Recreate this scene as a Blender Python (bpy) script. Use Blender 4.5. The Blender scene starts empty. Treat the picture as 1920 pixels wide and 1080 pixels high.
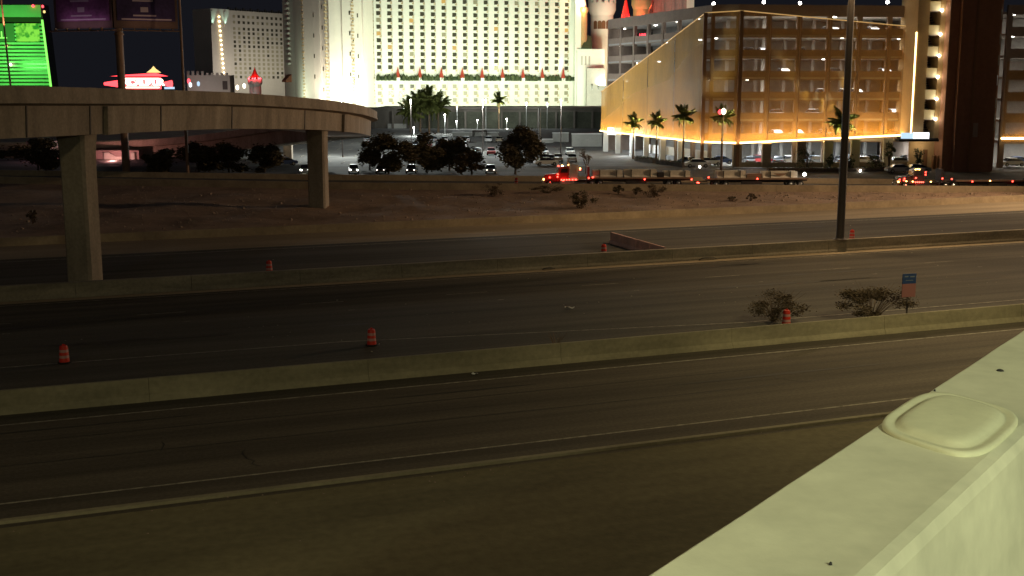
import bpy, math, random
from mathutils import Vector, Matrix
random.seed(7)
R = math.radians
sc = bpy.context.scene
col = sc.collection

# ------------------------------------------------------------------ camera, world, exposure
F_PX = 2200.0; CAM_Z = 16.5; HORIZON = 165.0
PITCH = math.atan((540 - HORIZON) / F_PX); CP, SP = math.cos(PITCH), math.sin(PITCH)
cam_d = bpy.data.cameras.new('camera'); cam = bpy.data.objects.new('camera', cam_d); col.objects.link(cam)
cam_d.sensor_width = 36; cam_d.lens = 36 * F_PX / 1920; cam_d.clip_start = 0.05; cam_d.clip_end = 6000
cam.location = (0, 0, CAM_Z); cam.rotation_euler = (R(90) - PITCH, 0, 0)
sc.camera = cam

world = bpy.data.worlds.new('World'); sc.world = world; world.use_nodes = True
wn = world.node_tree; wbg = wn.nodes['Background']
sky = wn.nodes.new('ShaderNodeTexSky'); sky.sky_type = 'NISHITA'; sky.sun_disc = False
sky.sun_elevation = R(-3.0); sky.sun_rotation = R(180); sky.air_density = 1.0; sky.dust_density = 0.6
mixw = wn.nodes.new('ShaderNodeMix'); mixw.data_type = 'RGBA'; mixw.blend_type = 'ADD'
mixw.inputs[0].default_value = 1.0
mixw.inputs[7].default_value = (0.10, 0.105, 0.145, 1)     # city glow in the night air
wn.links.new(sky.outputs[0], mixw.inputs[6]); wn.links.new(mixw.outputs[2], wbg.inputs[0])
wbg.inputs[1].default_value = 0.07

moon_d = bpy.data.lights.new('moon', 'SUN'); moon_d.energy = 0.006; moon_d.angle = R(0.5); moon_d.color = (0.8, 0.88, 1)
moon = bpy.data.objects.new('moon', moon_d); col.objects.link(moon); moon.rotation_euler = (R(50), 0, R(-30))

sc.view_settings.view_transform = 'Standard'; sc.view_settings.look = 'None'
sc.view_settings.exposure = 0.0; sc.view_settings.gamma = 1.0; sc.view_settings.use_curve_mapping = False
sc.render.engine = 'CYCLES'
cy = sc.cycles
cy.use_denoising = True
try: cy.denoiser = 'OPENIMAGEDENOISE'
except Exception: pass
cy.use_light_tree = True; cy.max_bounces = 6; cy.diffuse_bounces = 3; cy.glossy_bounces = 3
cy.transparent_max_bounces = 12; cy.sample_clamp_indirect = 4.0; cy.caustics_reflective = False; cy.caustics_refractive = False

# ------------------------------------------------------------------ measuring helpers (photo pixel -> point in the place)
def ray(px, py):
    u = (px - 960) / F_PX; v = (540 - py) / F_PX
    return (u, CP + SP * v, -SP + CP * v)
def at_y(px, py, Y):
    r = ray(px, py); t = Y / r[1]; return Vector((r[0] * t, Y, CAM_Z + r[2] * t))
def at_z(px, py, z):
    r = ray(px, py); t = (z - CAM_Z) / r[2]; return Vector((r[0] * t, r[1] * t, z))
PHI = R(68.75); DX, DY = math.sin(PHI), math.cos(PHI)
def fw(n, t, z=0.0): return Vector((t * DX - n * DY, t * DY + n * DX, z))      # freeway frame: n across, t along
FW_ANG = math.atan2(DY, DX)

# ------------------------------------------------------------------ materials
def nn(nt, t, **kw):
    n = nt.nodes.new(t)
    for k, v in kw.items(): setattr(n, k, v)
    return n
def mat(name, c, rough=0.8, metal=0.0, var=0.0, scale=1.0, bump=0.0, bscale=30.0, stretch=None, rot=0.0, dark=None, spec=0.3, detail=6):
    m = bpy.data.materials.new(name); m.use_nodes = True; nt = m.node_tree; b = nt.nodes['Principled BSDF']
    b.inputs['Base Color'].default_value = (*c, 1); b.inputs['Roughness'].default_value = rough
    b.inputs['Metallic'].default_value = metal; b.inputs['Specular IOR Level'].default_value = spec
    if var or bump:
        tc = nn(nt, 'ShaderNodeTexCoord'); mp = nn(nt, 'ShaderNodeMapping')
        mp.inputs['Rotation'].default_value = (0, 0, -rot)
        nt.links.new(tc.outputs['Object'], mp.inputs[0])
        vec = mp.outputs[0]
        if stretch:
            mp2 = nn(nt, 'ShaderNodeMapping'); mp2.inputs['Scale'].default_value = stretch
            nt.links.new(vec, mp2.inputs[0]); vecs = mp2.outputs[0]
        else: vecs = vec
    if var:
        d = dark if dark else tuple(x * (1 - var) for x in c)
        l = tuple(min(1, x * (1 + var * 0.6)) for x in c)
        n1 = nn(nt, 'ShaderNodeTexNoise'); n1.inputs['Scale'].default_value = scale; n1.inputs['Detail'].default_value = detail
        n1.inputs['Roughness'].default_value = 0.62
        nt.links.new(vecs, n1.inputs['Vector'])
        r1 = nn(nt, 'ShaderNodeValToRGB'); r1.color_ramp.elements[0].position = 0.32; r1.color_ramp.elements[1].position = 0.68
        r1.color_ramp.elements[0].color = (*d, 1); r1.color_ramp.elements[1].color = (*l, 1)
        nt.links.new(n1.outputs[0], r1.inputs[0])
        n2 = nn(nt, 'ShaderNodeTexNoise'); n2.inputs['Scale'].default_value = scale * 9; n2.inputs['Detail'].default_value = 5
        nt.links.new(vec, n2.inputs['Vector'])
        r2 = nn(nt, 'ShaderNodeMapRange'); r2.inputs[1].default_value = 0.3; r2.inputs[2].default_value = 0.7
        r2.inputs[3].default_value = 1 - var * 0.5; r2.inputs[4].default_value = 1 + var * 0.25
        nt.links.new(n2.outputs[0], r2.inputs[0])
        mx = nn(nt, 'ShaderNodeMix', data_type='RGBA', blend_type='MULTIPLY'); mx.inputs[0].default_value = 1
        nt.links.new(r1.outputs[0], mx.inputs[6]); nt.links.new(r2.outputs[0], mx.inputs[7])
        nt.links.new(mx.outputs[2], b.inputs['Base Color'])
    if bump:
        n3 = nn(nt, 'ShaderNodeTexNoise'); n3.inputs['Scale'].default_value = bscale; n3.inputs['Detail'].default_value = 6
        nt.links.new(vec, n3.inputs['Vector'])
        bp = nn(nt, 'ShaderNodeBump'); bp.inputs['Strength'].default_value = bump; bp.inputs['Distance'].default_value = 0.05
        nt.links.new(n3.outputs[0], bp.inputs['Height']); nt.links.new(bp.outputs[0], b.inputs['Normal'])
    return m
def emit(name, c, s, base=(0.02, 0.02, 0.02)):
    m = bpy.data.materials.new(name); m.use_nodes = True; b = m.node_tree.nodes['Principled BSDF']
    b.inputs['Base Color'].default_value = (*base, 1); b.inputs['Emission Color'].default_value = (*c, 1)
    b.inputs['Emission Strength'].default_value = s; b.inputs['Roughness'].default_value = 0.5
    return m
def see_through(name, c, opacity, rough=0.5, metal=0.0):
    m = mat(name, c, rough, metal, var=0.25, scale=0.35, stretch=(1, 1, 0.25)); nt = m.node_tree
    b = nt.nodes['Principled BSDF']; out = nt.nodes['Material Output']
    tr = nn(nt, 'ShaderNodeBsdfTransparent'); mx = nn(nt, 'ShaderNodeMixShader'); mx.inputs[0].default_value = opacity
    nt.links.new(tr.outputs[0], mx.inputs[1]); nt.links.new(b.outputs[0], mx.inputs[2]); nt.links.new(mx.outputs[0], out.inputs[0])
    return m
def leaf_mat(name, c, c2):
    m = mat(name, c, 0.75, spec=0.2); nt = m.node_tree; b = nt.nodes['Principled BSDF']
    oi = nn(nt, 'ShaderNodeNewGeometry'); rp = nn(nt, 'ShaderNodeValToRGB')
    rp.color_ramp.elements[0].color = (*c, 1); rp.color_ramp.elements[1].color = (*c2, 1)
    nt.links.new(oi.outputs['Random Per Island'], rp.inputs[0]); nt.links.new(rp.outputs[0], b.inputs['Base Color'])
    return m

M = {}
M['asphalt'] = mat('asphalt', (0.085, 0.074, 0.058), 0.9, var=0.48, scale=0.5, stretch=(0.03, 0.9, 1), rot=FW_ANG, bump=0.25, bscale=8)
M['asphalt_near'] = mat('worn_asphalt', (0.105, 0.086, 0.063), 0.9, var=0.46, scale=0.6, stretch=(0.025, 0.8, 1), rot=FW_ANG, bump=0.25, bscale=9)
M['shoulder'] = mat('dusty_shoulder', (0.17, 0.145, 0.08), 0.95, var=0.35, scale=0.25, stretch=(0.15, 0.8, 1), rot=FW_ANG, bump=0.3, bscale=6)
M['pale_pave'] = mat('pale_concrete_pavement', (0.35, 0.275, 0.18), 0.9, var=0.3, scale=0.35, stretch=(0.06, 0.7, 1), rot=FW_ANG, bump=0.2, bscale=7)
M['dirt'] = mat('desert_dirt', (0.33, 0.22, 0.145), 1.0, var=0.32, scale=0.22, bump=0.7, bscale=3.0)
M['ground'] = mat('dry_ground', (0.14, 0.10, 0.075), 1.0, var=0.3, scale=0.05, bump=0.3, bscale=2)
M['lot'] = mat('lot_asphalt', (0.16, 0.155, 0.145), 0.9, var=0.3, scale=0.3, bump=0.2, bscale=6)
M['street'] = mat('street_asphalt', (0.13, 0.115, 0.095), 0.9, var=0.3, scale=0.3, stretch=(0.08, 0.9, 1), bump=0.2, bscale=6)
M['paint'] = mat('worn_road_paint', (0.36, 0.33, 0.26), 0.8, var=0.5, scale=2.0, dark=(0.13, 0.11, 0.08))
M['barrier'] = mat('barrier_concrete', (0.30, 0.255, 0.19), 0.9, var=0.38, scale=0.5, stretch=(0.3, 1, 2.0), bump=0.25, bscale=12, rot=FW_ANG)
M['barrier_top'] = mat('barrier_concrete_olive', (0.29, 0.255, 0.165), 0.9, var=0.3, scale=0.4, stretch=(0.3, 1, 1.5), bump=0.25, bscale=12, rot=FW_ANG)
M['tan_conc'] = mat('tan_concrete', (0.40, 0.31, 0.20), 0.9, var=0.25, scale=0.3, bump=0.2, bscale=8)
M['bridge'] = mat('bridge_concrete', (0.36, 0.30, 0.235), 0.9, var=0.34, scale=0.45, stretch=(1, 1, 0.22), bump=0.22, bscale=6)
M['parapet'] = mat('painted_parapet', (0.50, 0.50, 0.385), 0.82, var=0.2, scale=1.1, bump=0.05, bscale=70)
M['cap'] = mat('parapet_cap', (0.52, 0.525, 0.38), 0.7, var=0.10, scale=3.0, bump=0.04, bscale=60)
M['pink'] = mat('faded_pink_barrier', (0.72, 0.43, 0.39), 0.85, var=0.25, scale=0.8, bump=0.15, bscale=10)
M['drum'] = mat('drum_orange', (0.56, 0.03, 0.014), 0.5, var=0.15, scale=3)
M['reflect'] = mat('worn_sheeting', (0.42, 0.22, 0.20), 0.5)
M['rubber'] = mat('black_rubber', (0.018, 0.017, 0.016), 0.9)
M['mast'] = mat('dark_steel', (0.10, 0.083, 0.075), 0.6, metal=0.2, var=0.2, scale=0.8, stretch=(1, 1, 0.1))
M['galv'] = mat('galvanised_steel', (0.40, 0.40, 0.38), 0.5, metal=0.3, var=0.15, scale=1)
M['rust'] = mat('brown_steel', (0.28, 0.17, 0.11), 0.7, var=0.2, scale=0.8)
M['white_wall'] = mat('white_stucco', (0.76, 0.78, 0.71), 0.9, var=0.06, scale=0.08, spec=0.1)
M['tower_wall'] = mat('cream_stucco', (0.80, 0.77, 0.70), 0.9, var=0.06, scale=0.08, spec=0.1)
M['quoin'] = mat('tan_quoin', (0.55, 0.43, 0.26), 0.9)
M['grey_wall'] = mat('grey_stucco', (0.50, 0.47, 0.42), 0.9, var=0.08, scale=0.08)
M['dark_glass'] = mat('dark_glass', (0.06, 0.057, 0.042), 0.2, spec=0.5)
M['pale_glass'] = mat('curtained_glass', (0.30, 0.28, 0.20), 0.3)
M['tan_panel'] = mat('tan_sill', (0.52, 0.42, 0.27), 0.8)
M['green_roof'] = mat('green_tile', (0.055, 0.085, 0.045), 0.7, var=0.3, scale=0.5)
M['red_roof'] = mat('red_tile', (0.42, 0.06, 0.035), 0.6, var=0.2, scale=0.6)
M['brown_roof'] = mat('brown_tile', (0.30, 0.12, 0.07), 0.7, var=0.2, scale=0.6)
M['garage'] = mat('garage_concrete', (0.30, 0.23, 0.185), 0.9, var=0.15, scale=0.3)
M['garage_in'] = mat('garage_interior', (0.42, 0.40, 0.37), 0.9, var=0.15, scale=0.4)
M['garage_dark'] = mat('dark_stucco', (0.30, 0.15, 0.085), 0.9, var=0.2, scale=0.15, stretch=(1, 1, 0.2))
M['tan_stucco'] = mat('tan_stucco', (0.48, 0.33, 0.16), 0.9, var=0.12, scale=0.2)
M['cream'] = mat('cream_panel', (0.62, 0.54, 0.34), 0.8)
M['scrim'] = see_through('gold_perforated_mesh', (0.64, 0.33, 0.06), 0.42, 0.55)
M['scrim_dense'] = see_through('gold_mesh_double_layer', (0.62, 0.335, 0.06), 0.68, 0.6)
M['bronze'] = mat('bronze_frame', (0.22, 0.12, 0.06), 0.5, metal=0.4)
M['white_paint'] = mat('white_paint', (0.75, 0.75, 0.72), 0.6)
M['grey_conc'] = mat('pale_wall_concrete', (0.46, 0.45, 0.41), 0.9, var=0.15, scale=0.3)
M['podium'] = mat('podium_wall', (0.17, 0.15, 0.125), 0.9, var=0.2, scale=0.1)
M['podium_green'] = mat('podium_wall_green', (0.10, 0.105, 0.075), 0.9, var=0.4, scale=0.2)
M['green_bld'] = mat('green_building_wall', (0.42, 0.55, 0.42), 0.7, var=0.08, scale=0.1)
M['black'] = mat('matt_black', (0.02, 0.02, 0.02), 0.8)
M['bark'] = mat('bark', (0.11, 0.08, 0.06), 1.0, var=0.3, scale=2)
M['palm_bark'] = mat('palm_trunk', (0.20, 0.14, 0.09), 1.0, var=0.4, scale=1.5, stretch=(1, 1, 4))
M['leaf_dark'] = leaf_mat('dark_leaves', (0.05, 0.042, 0.022), (0.13, 0.10, 0.055))
M['leaf_green'] = leaf_mat('green_leaves', (0.035, 0.05, 0.02), (0.10, 0.12, 0.05))
M['leaf_dry'] = leaf_mat('dry_brush', (0.075, 0.055, 0.035), (0.16, 0.115, 0.07))
M['leaf_palm'] = leaf_mat('palm_leaves', (0.09, 0.11, 0.025), (0.20, 0.21, 0.06))
M['twig'] = mat('twig', (0.16, 0.11, 0.075), 1.0)
M['hedge'] = leaf_mat('hedge_leaves', (0.03, 0.045, 0.02), (0.08, 0.10, 0.045))
M['chrome'] = mat('polished_metal', (0.55, 0.54, 0.52), 0.25, metal=0.9)
M['truck_red'] = mat('truck_dark_red', (0.26, 0.025, 0.02), 0.35)
M['truck_dark'] = mat('truck_black', (0.03, 0.028, 0.03), 0.4)
M['frame'] = mat('trailer_frame', (0.05, 0.04, 0.038), 0.7, var=0.2, scale=2)
M['block'] = mat('precast_block', (0.68, 0.60, 0.48), 0.9, var=0.2, scale=0.7)
M['car_glass'] = mat('car_glass', (0.02, 0.022, 0.025), 0.12, spec=0.6)
M['blue_sign'] = mat('sign_blue', (0.02, 0.045, 0.13), 0.5)
M['pink_sign'] = mat('sign_pale_red', (0.24, 0.105, 0.10), 0.5)
M['paper'] = mat('white_paper', (0.75, 0.74, 0.70), 0.8)
M['board'] = mat('board_dark_brown', (0.11, 0.07, 0.055), 0.8, var=0.2, scale=0.5)
M['poster_purple'] = mat('poster_purple', (0.20, 0.075, 0.17), 0.6, var=0.5, scale=0.25)
M['poster_navy'] = mat('poster_navy', (0.05, 0.03, 0.10), 0.6, var=0.5, scale=0.25)
M['poster_text'] = mat('poster_pale_print', (0.42, 0.34, 0.38), 0.6)
M['far_paint'] = mat('faded_wall', (0.34, 0.25, 0.24), 0.9, var=0.2, scale=0.1)
E_ = {}
E_['red'] = emit('red_marker_lamp', (1.0, 0.05, 0.03), 14)
E_['amber'] = emit('amber_marker_lamp', (1.0, 0.5, 0.12), 14)
E_['head'] = emit('white_headlamp', (1.0, 0.95, 0.85), 40)
E_['head_dim'] = emit('dim_headlamp', (1.0, 0.9, 0.82), 3.5)
E_['lamp'] = emit('white_lamp', (1.0, 0.96, 0.86), 30)
E_['warm'] = emit('warm_lamp', (1.0, 0.72, 0.35), 14)
E_['strip'] = emit('warm_led_strip', (1.0, 0.70, 0.30), 6.0)
E_['rail_glow'] = emit('rail_lamplight_glow', (1.0, 0.62, 0.22), 0.42, (0.3, 0.2, 0.1))  # faint emission stands in for lamplight caught by the top rail
E_['strip_edge'] = emit('warm_led_edge', (1.0, 0.58, 0.2), 2.2)
E_['sign_white'] = emit('lit_white_sign', (0.93, 0.97, 1.0), 2.2, (0.8, 0.8, 0.8))
E_['sign_blue'] = emit('lit_blue_sign', (0.5, 0.7, 0.9), 1.2)
E_['neon_red'] = emit('red_neon', (1.0, 0.06, 0.07), 3.2)
E_['neon_white'] = emit('warm_white_neon', (1.0, 0.82, 0.6), 5.0)
E_['neon_yellow'] = emit('yellow_bulb', (1.0, 0.7, 0.25), 1.4)
E_['led_green'] = emit('green_led', (0.25, 1.0, 0.12), 1.6)
E_['led_red'] = emit('red_led', (1.0, 0.06, 0.08), 3.5)
E_['win_amber'] = emit('lit_window', (1.0, 0.6, 0.15), 0.55, (0.1, 0.07, 0.03))
E_['blue'] = emit('blue_lamp', (0.4, 0.65, 1.0), 6)
E_['sodium'] = emit('sodium_lens', (1.0, 0.75, 0.4), 20)

# ------------------------------------------------------------------ mesh builder
class MB:
    def __init__(s): s.v = []; s.f = []; s.m = []; s.mats = []; s.sm = []
    def mi(s, m):
        if m not in s.mats: s.mats.append(m)
        return s.mats.index(m)
    def poly(s, pts, m=0, smooth=False):
        i = len(s.v); s.v += [tuple(p) for p in pts]; s.f.append(tuple(range(i, i + len(pts)))); s.m.append(m); s.sm.append(smooth)
    def grid(s, rows, m=0, close=False, smooth=True):
        i = len(s.v); w = len(rows[0])
        for r in rows: s.v += [tuple(p) for p in r]
        for a in range(len(rows) - 1):
            for b in range(w if close else w - 1):
                c = (b + 1) % w
                s.f.append((i + a * w + b, i + a * w + c, i + (a + 1) * w + c, i + (a + 1) * w + b)); s.m.append(m); s.sm.append(smooth)
    def box(s, x0, x1, y0, y1, z0, z1, m=0, T=None):
        P = [Vector((x, y, z)) for z in (z0, z1) for x, y in ((x0, y0), (x1, y0), (x1, y1), (x0, y1))]
        if T: P = [T @ p for p in P]
        i = len(s.v); s.v += [tuple(p) for p in P]
        for q in ((3, 2, 1, 0), (4, 5, 6, 7), (0, 1, 5, 4), (1, 2, 6, 5), (2, 3, 7, 6), (3, 0, 4, 7)):
            s.f.append(tuple(i + k for k in q)); s.m.append(m); s.sm.append(False)
        return s
    def prism(s, prof, axis_a, axis_b, m=0, caps=True):
        # prof: list of points (Vectors) at a; same shifted to b
        A = [Vector(p) + axis_a for p in prof]; B = [Vector(p) + axis_b for p in prof]; n = len(prof); i = len(s.v)
        s.v += [tuple(p) for p in A + B]
        for k in range(n):
            s.f.append((i + k, i + (k + 1) % n, i + n + (k + 1) % n, i + n + k)); s.m.append(m); s.sm.append(False)
        if caps:
            s.f.append(tuple(i + k for k in range(n - 1, -1, -1))); s.m.append(m); s.sm.append(False)
            s.f.append(tuple(i + n + k for k in range(n))); s.m.append(m); s.sm.append(False)
        return s
    def tube(s, pts, rad, seg=8, m=0, caps=True, smooth=True):
        rows = []; pts = [Vector(p) for p in pts]
        for k, p in enumerate(pts):
            d = (pts[min(k + 1, len(pts) - 1)] - pts[max(k - 1, 0)]).normalized()
            up = Vector((0, 0, 1)) if abs(d.z) < 0.9 else Vector((1, 0, 0))
            a = d.cross(up).normalized(); b = d.cross(a).normalized(); r = rad[k] if isinstance(rad, (list, tuple)) else rad
            rows.append([p + a * math.cos(2 * math.pi * j / seg) * r + b * math.sin(2 * math.pi * j / seg) * r for j in range(seg)])
        s.grid(rows, m, True, smooth)
        if caps: s.poly(rows[0], m); s.poly(rows[-1][::-1], m)
        return s
    def lathe(s, prof, seg=16, c=(0, 0), m=0, smooth=True, cap=True):
        rows = [[(c[0] + r * math.cos(2 * math.pi * j / seg), c[1] + r * math.sin(2 * math.pi * j / seg), z) for j in range(seg)] for r, z in prof]
        s.grid(rows, m, True, smooth)
        if cap: s.poly(rows[-1], m); s.poly(rows[0][::-1], m)
        return s
    def mesh(s, name):
        me = bpy.data.meshes.new(name); me.from_pydata(s.v, [], s.f)
        for m in s.mats: me.materials.append(m)
        me.polygons.foreach_set('material_index', s.m); me.polygons.foreach_set('use_smooth', s.sm); me.update()
        return me
    def build(s, name, m=None, parent=None):
        if m is not None and not s.mats: s.mats = [m]
        o = bpy.data.objects.new(name, s.mesh(name)); col.objects.link(o)
        if parent: o.parent = parent
        return o
def put(name, me, parent=None, loc=(0, 0, 0), rz=0, scale=None, m=None):
    o = bpy.data.objects.new(name, me); col.objects.link(o)
    if parent: o.parent = parent
    o.location = loc; o.rotation_euler = (0, 0, rz)
    if scale: o.scale = scale
    if m:
        o.material_slots[0].link = 'OBJECT'; o.material_slots[0].material = m
    return o
def tag(o, label=None, cat=None, group=None, kind=None):
    if label: o['label'] = label
    if cat: o['category'] = cat
    if group: o['group'] = group
    if kind: o['kind'] = kind
    return o
def thing(name, label, cat, loc=(0, 0, 0), rz=0, group=None):
    o = bpy.data.objects.new(name, None); col.objects.link(o); o.location = loc; o.rotation_euler = (0, 0, rz)
    o.empty_display_size = 0.3
    return tag(o, label, cat, group)
def copy_tree(o, parent=None):
    c = o.copy(); col.objects.link(c)
    if parent: c.parent = parent
    for ch in list(o.children): copy_tree(ch, c)
    return c
def light(name, kind, loc, power, color, parent=None, size=0.3, target=None, spot=None, blend=0.5, size_y=None):
    d = bpy.data.lights.new(name, kind); d.energy = power; d.color = color
    if kind == 'AREA':
        d.shape = 'RECTANGLE'; d.size = size; d.size_y = size_y or size
    else: d.shadow_soft_size = size
    if kind == 'SPOT': d.spot_size = spot or R(90); d.spot_blend = blend
    o = bpy.data.objects.new(name, d); col.objects.link(o)
    if parent: o.parent = parent
    o.location = loc
    if target is not None: o.rotation_euler = (Vector(target) - Vector(loc)).to_track_quat('-Z', 'Y').to_euler()
    return o
def text_mesh(name, body, size, extrude=0.02, offset=0.0):
    cu = bpy.data.curves.new(name, 'FONT'); cu.body = body; cu.size = size; cu.extrude = extrude; cu.offset = offset
    cu.align_x = 'CENTER'; cu.align_y = 'CENTER'
    o = bpy.data.objects.new(name, cu); col.objects.link(o)
    dg = bpy.context.evaluated_depsgraph_get(); me = bpy.data.meshes.new_from_object(o.evaluated_get(dg))
    bpy.data.objects.remove(o); me.name = name
    return me

# ------------------------------------------------------------------ ground, roads
def sheet(name, pts, m, kind='structure'):
    b = MB(); b.poly(pts); o = b.build(name, m); tag(o, kind=kind); return o
def strip(name, n0, n1, t0, t1, z, m):
    return sheet(name, [fw(n0, t0, z), fw(n0, t1, z), fw(n1, t1, z), fw(n1, t0, z)], m)
sheet('ground', [(-3500, -1500, -0.5), (3500, -1500, -0.5), (3500, 5000, -0.5), (-3500, 5000, -0.5)], M['ground'])
T0, T1 = -170, 330
strip('shoulder', 8, 46.6, T0, T1, 0, M['shoulder'])
strip('ramp_road', 46.6, 63.55, T0, T1, 0, M['asphalt_near'])
strip('freeway_road', 63.55, 97.4, T0, T1, 0, M['asphalt'])
strip('gutter', 97.4, 98.6, T0, T1, 0, M['pale_pave'])
strip('far_carriageway', 98.6, 123.6, T0, T1, 0, M['asphalt'])
strip('far_shoulder', 123.6, 134.0, T0, T1, 0, M['pale_pave'])
def line_obj(name, segs):
    b = MB()
    for (n0, t0, n1, t1, w) in segs:
        b.poly([fw(n0 - w / 2, t0, 0.004), fw(n1 - w / 2, t1, 0.004), fw(n1 + w / 2, t1, 0.004), fw(n0 + w / 2, t0, 0.004)])
    o = b.build(name, M['paint']); tag(o, kind='structure'); return o
line_obj('edge_line', [(61.6, T0, 61.6, T1, 0.16)])
line_obj('edge_line', [(75.5, -60, 74.6, 17, 0.13), (74.6, 17, 70.6, 45, 0.13), (70.6, 45, 70.0, T1, 0.16)])
line_obj('edge_line', [(49.6, T0, 49.2, T1, 0.16)])
line_obj('edge_line', [(121.8, T0, 121.8, T1, 0.2)])
line_obj('edge_line', [(96.6, T0, 96.6, T1, 0.12)])
segs = []
for lane in (89.2, 85.4):
    for k in range(-12, 24): segs.append((lane, k * 12.0 + (29 - 24) + (3 if lane < 88 else 0), lane, k * 12.0 + 8.5, 0.11))
line_obj('lane_line', segs)
b = MB()      # raised reflective lane dots, uncountable scatter
for lane in (81.6, 77.8):
    for k in range(-10, 30):
        for j in range(4):
            if random.random() < 0.6:
                p = fw(lane, k * 12.0 + j * 1.0); b.lathe([(0.06, 0), (0.05, 0.02), (0.02, 0.03)], 6, (p.x, p.y))
for k in range(60):
    p = fw(random.uniform(66, 122), random.uniform(10, 150)); s = random.uniform(0.03, 0.09)
    if 96 < p.length < 0: continue
    b.lathe([(s, 0.0), (s * 0.8, 0.03), (s * 0.3, 0.05)], 5, (p.x, p.y))
tag(b.build('road_studs', M['paint']), kind='stuff')
M['tar'] = mat('tar_seal', (0.03, 0.027, 0.024), 0.6)
b = MB(); rs = random.Random(5)
def wiggle(n0, t0, t1, w, amp):
    t = t0; n = n0; step = 1.2
    while t < t1:
        m_ = n0 + rs.uniform(-amp, amp); b.poly([fw(n - w / 2, t, .006), fw(m_ - w / 2, t + step, .006), fw(m_ + w / 2, t + step, .006), fw(n + w / 2, t, .006)]); n = m_; t += step
for n0 in (54.6, 58.2, 67.9, 83.4, 93.0, 110.5, 116): wiggle(n0, -30, 150, .07, .05)
for k in range(26):      # cross cracks
    t = rs.uniform(-10, 110); n = rs.choice([50.5, 54.5, 66, 70, 78, 82, 86, 90]); t2 = t
    for j in range(rs.randint(3, 9)):
        t3 = t2 + rs.uniform(-.35, .35); b.poly([fw(n, t2, .007), fw(n, t2 + .06, .007), fw(n + .45, t3 + .06, .007), fw(n + .45, t3, .007)]); n += .45; t2 = t3
tag(b.build('tar_seams', M['tar']), kind='stuff')
b = MB()      # oil and rubber stains with ragged outlines
for k in range(26):
    t, n, a, c = rs.uniform(-20, 110), rs.choice([56.5, 59.8, 68.5, 80, 83.6, 87.3, 91, 94.6, 112, 118]) + rs.uniform(-.4, .4), rs.uniform(1.5, 9), rs.uniform(.12, .42)
    b.poly([fw(n + c * math.sin(j * .52) * rs.uniform(.6, 1.2), t + a * math.cos(j * .52) * rs.uniform(.75, 1.1), .009) for j in range(12)][::-1])
tag(b.build('oil_stains', mat('oil_stain', (0.05, 0.044, 0.036), 0.65)), kind='stuff')
# raised joint / kerb along the ramp edge
b = MB()
prof = [Vector((0, 0, 0)), Vector((0, 0, 0.09)), Vector((0, 0.35, 0.09)), Vector((0, 0.35, 0))]
def fprism(b, prof_nz, t0, t1, m=0):
    A = [fw(n, t0, z) for n, z in prof_nz]; B = [fw(n, t1, z) for n, z in prof_nz]; k = len(A); i = len(b.v)
    b.v += [tuple(p) for p in A + B]
    for j in range(k):
        b.f.append((i + j, i + k + j, i + k + (j + 1) % k, i + (j + 1) % k)); b.m.append(m); b.sm.append(False)
    b.f.append(tuple(i + j for j in range(k))); b.m.append(m); b.sm.append(False)
    b.f.append(tuple(i + k + j for j in range(k - 1, -1, -1))); b.m.append(m); b.sm.append(False)
fprism(b, [(47.0, 0.0), (47.02, 0.12), (47.32, 0.12), (47.4, 0.0)], T0, T1)
tag(b.build('kerb', M['barrier_top']), kind='structure')

# ------------------------------------------------------------------ barriers of the freeway
def barrier(name, label, prof, segl, t0, t1, m, gap=0.03, start=0.0):
    root = thing(name, label, 'barrier', fw((prof[0][0] + prof[-1][0]) / 2, (t0 + t1) / 2, 0))
    inv = Matrix.Translation(-root.location); t = t0
    while t < t1 - 0.1:
        e = min(t + segl, t1); b = MB(); fprism(b, prof, t, e - gap)
        o = b.build('barrier_segment', m, root); o.matrix_parent_inverse = inv; t = e
    return root
barrier('roadside_barrier', 'long olive concrete barrier between the ramp in front and the main freeway lanes',
        [(63.55, 0), (63.62, 0.15), (63.75, 0.35), (63.82, 1.22), (64.05, 1.22), (64.1, 0.35), (64.2, 0)], 12.0, -80, 220, M['barrier_top'], 0.02)
barrier('median_barrier', 'long concrete median barrier with the tall light pole standing on it',
        [(98.6, 0), (98.62, 0.12), (98.72, 0.3), (98.8, 1.2), (99.35, 1.2), (99.42, 0.3), (99.5, 0)], 9.0, -62, 240, M['barrier'], 0.03)
barrier('shoulder_wall', 'low tan concrete wall along the foot of the bare dirt bank',
        [(134.0, 0), (134.06, 0.9), (134.36, 0.9), (134.42, 0)], 9.0, -80, 230, M['tan_conc'], 0.02)

# ------------------------------------------------------------------ dirt bank, frontage road, lot
LB = [(-900, 332, 168), (0, 342, 172), (640, 353, 174), (1300, 357, 176.5), (1920, 360, 179), (2500, 364, 182)]      # near barrier base line
LC = [(-900, 324, 182), (0, 329, 184), (640, 338, 187), (1300, 342, 189), (1920, 348, 192), (2500, 353, 195)]        # far barrier base line
PB = [at_y(*q) for q in LB]; PC = [at_y(*q) for q in LC]
def lerp_line(P, x):
    if x <= P[0].x: return P[0].copy()
    for a, c in zip(P, P[1:]):
        if x <= c.x:
            k = (x - a.x) / (c.x - a.x); return a.lerp(c, k)
    return P[-1].copy()
def wall_top(x):      # point of the shoulder wall back edge at world x
    t = (x + 134.42 * DY) / DX; p = fw(134.42, t, 0.55); return p
def ridge(x, y):
    return 0.28 * math.sin(x * 0.31 + y * 0.2) * math.sin(y * 0.37 - x * 0.11) + 0.12 * math.sin(x * 1.3 + 2) * math.sin(y * 1.1)
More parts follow.
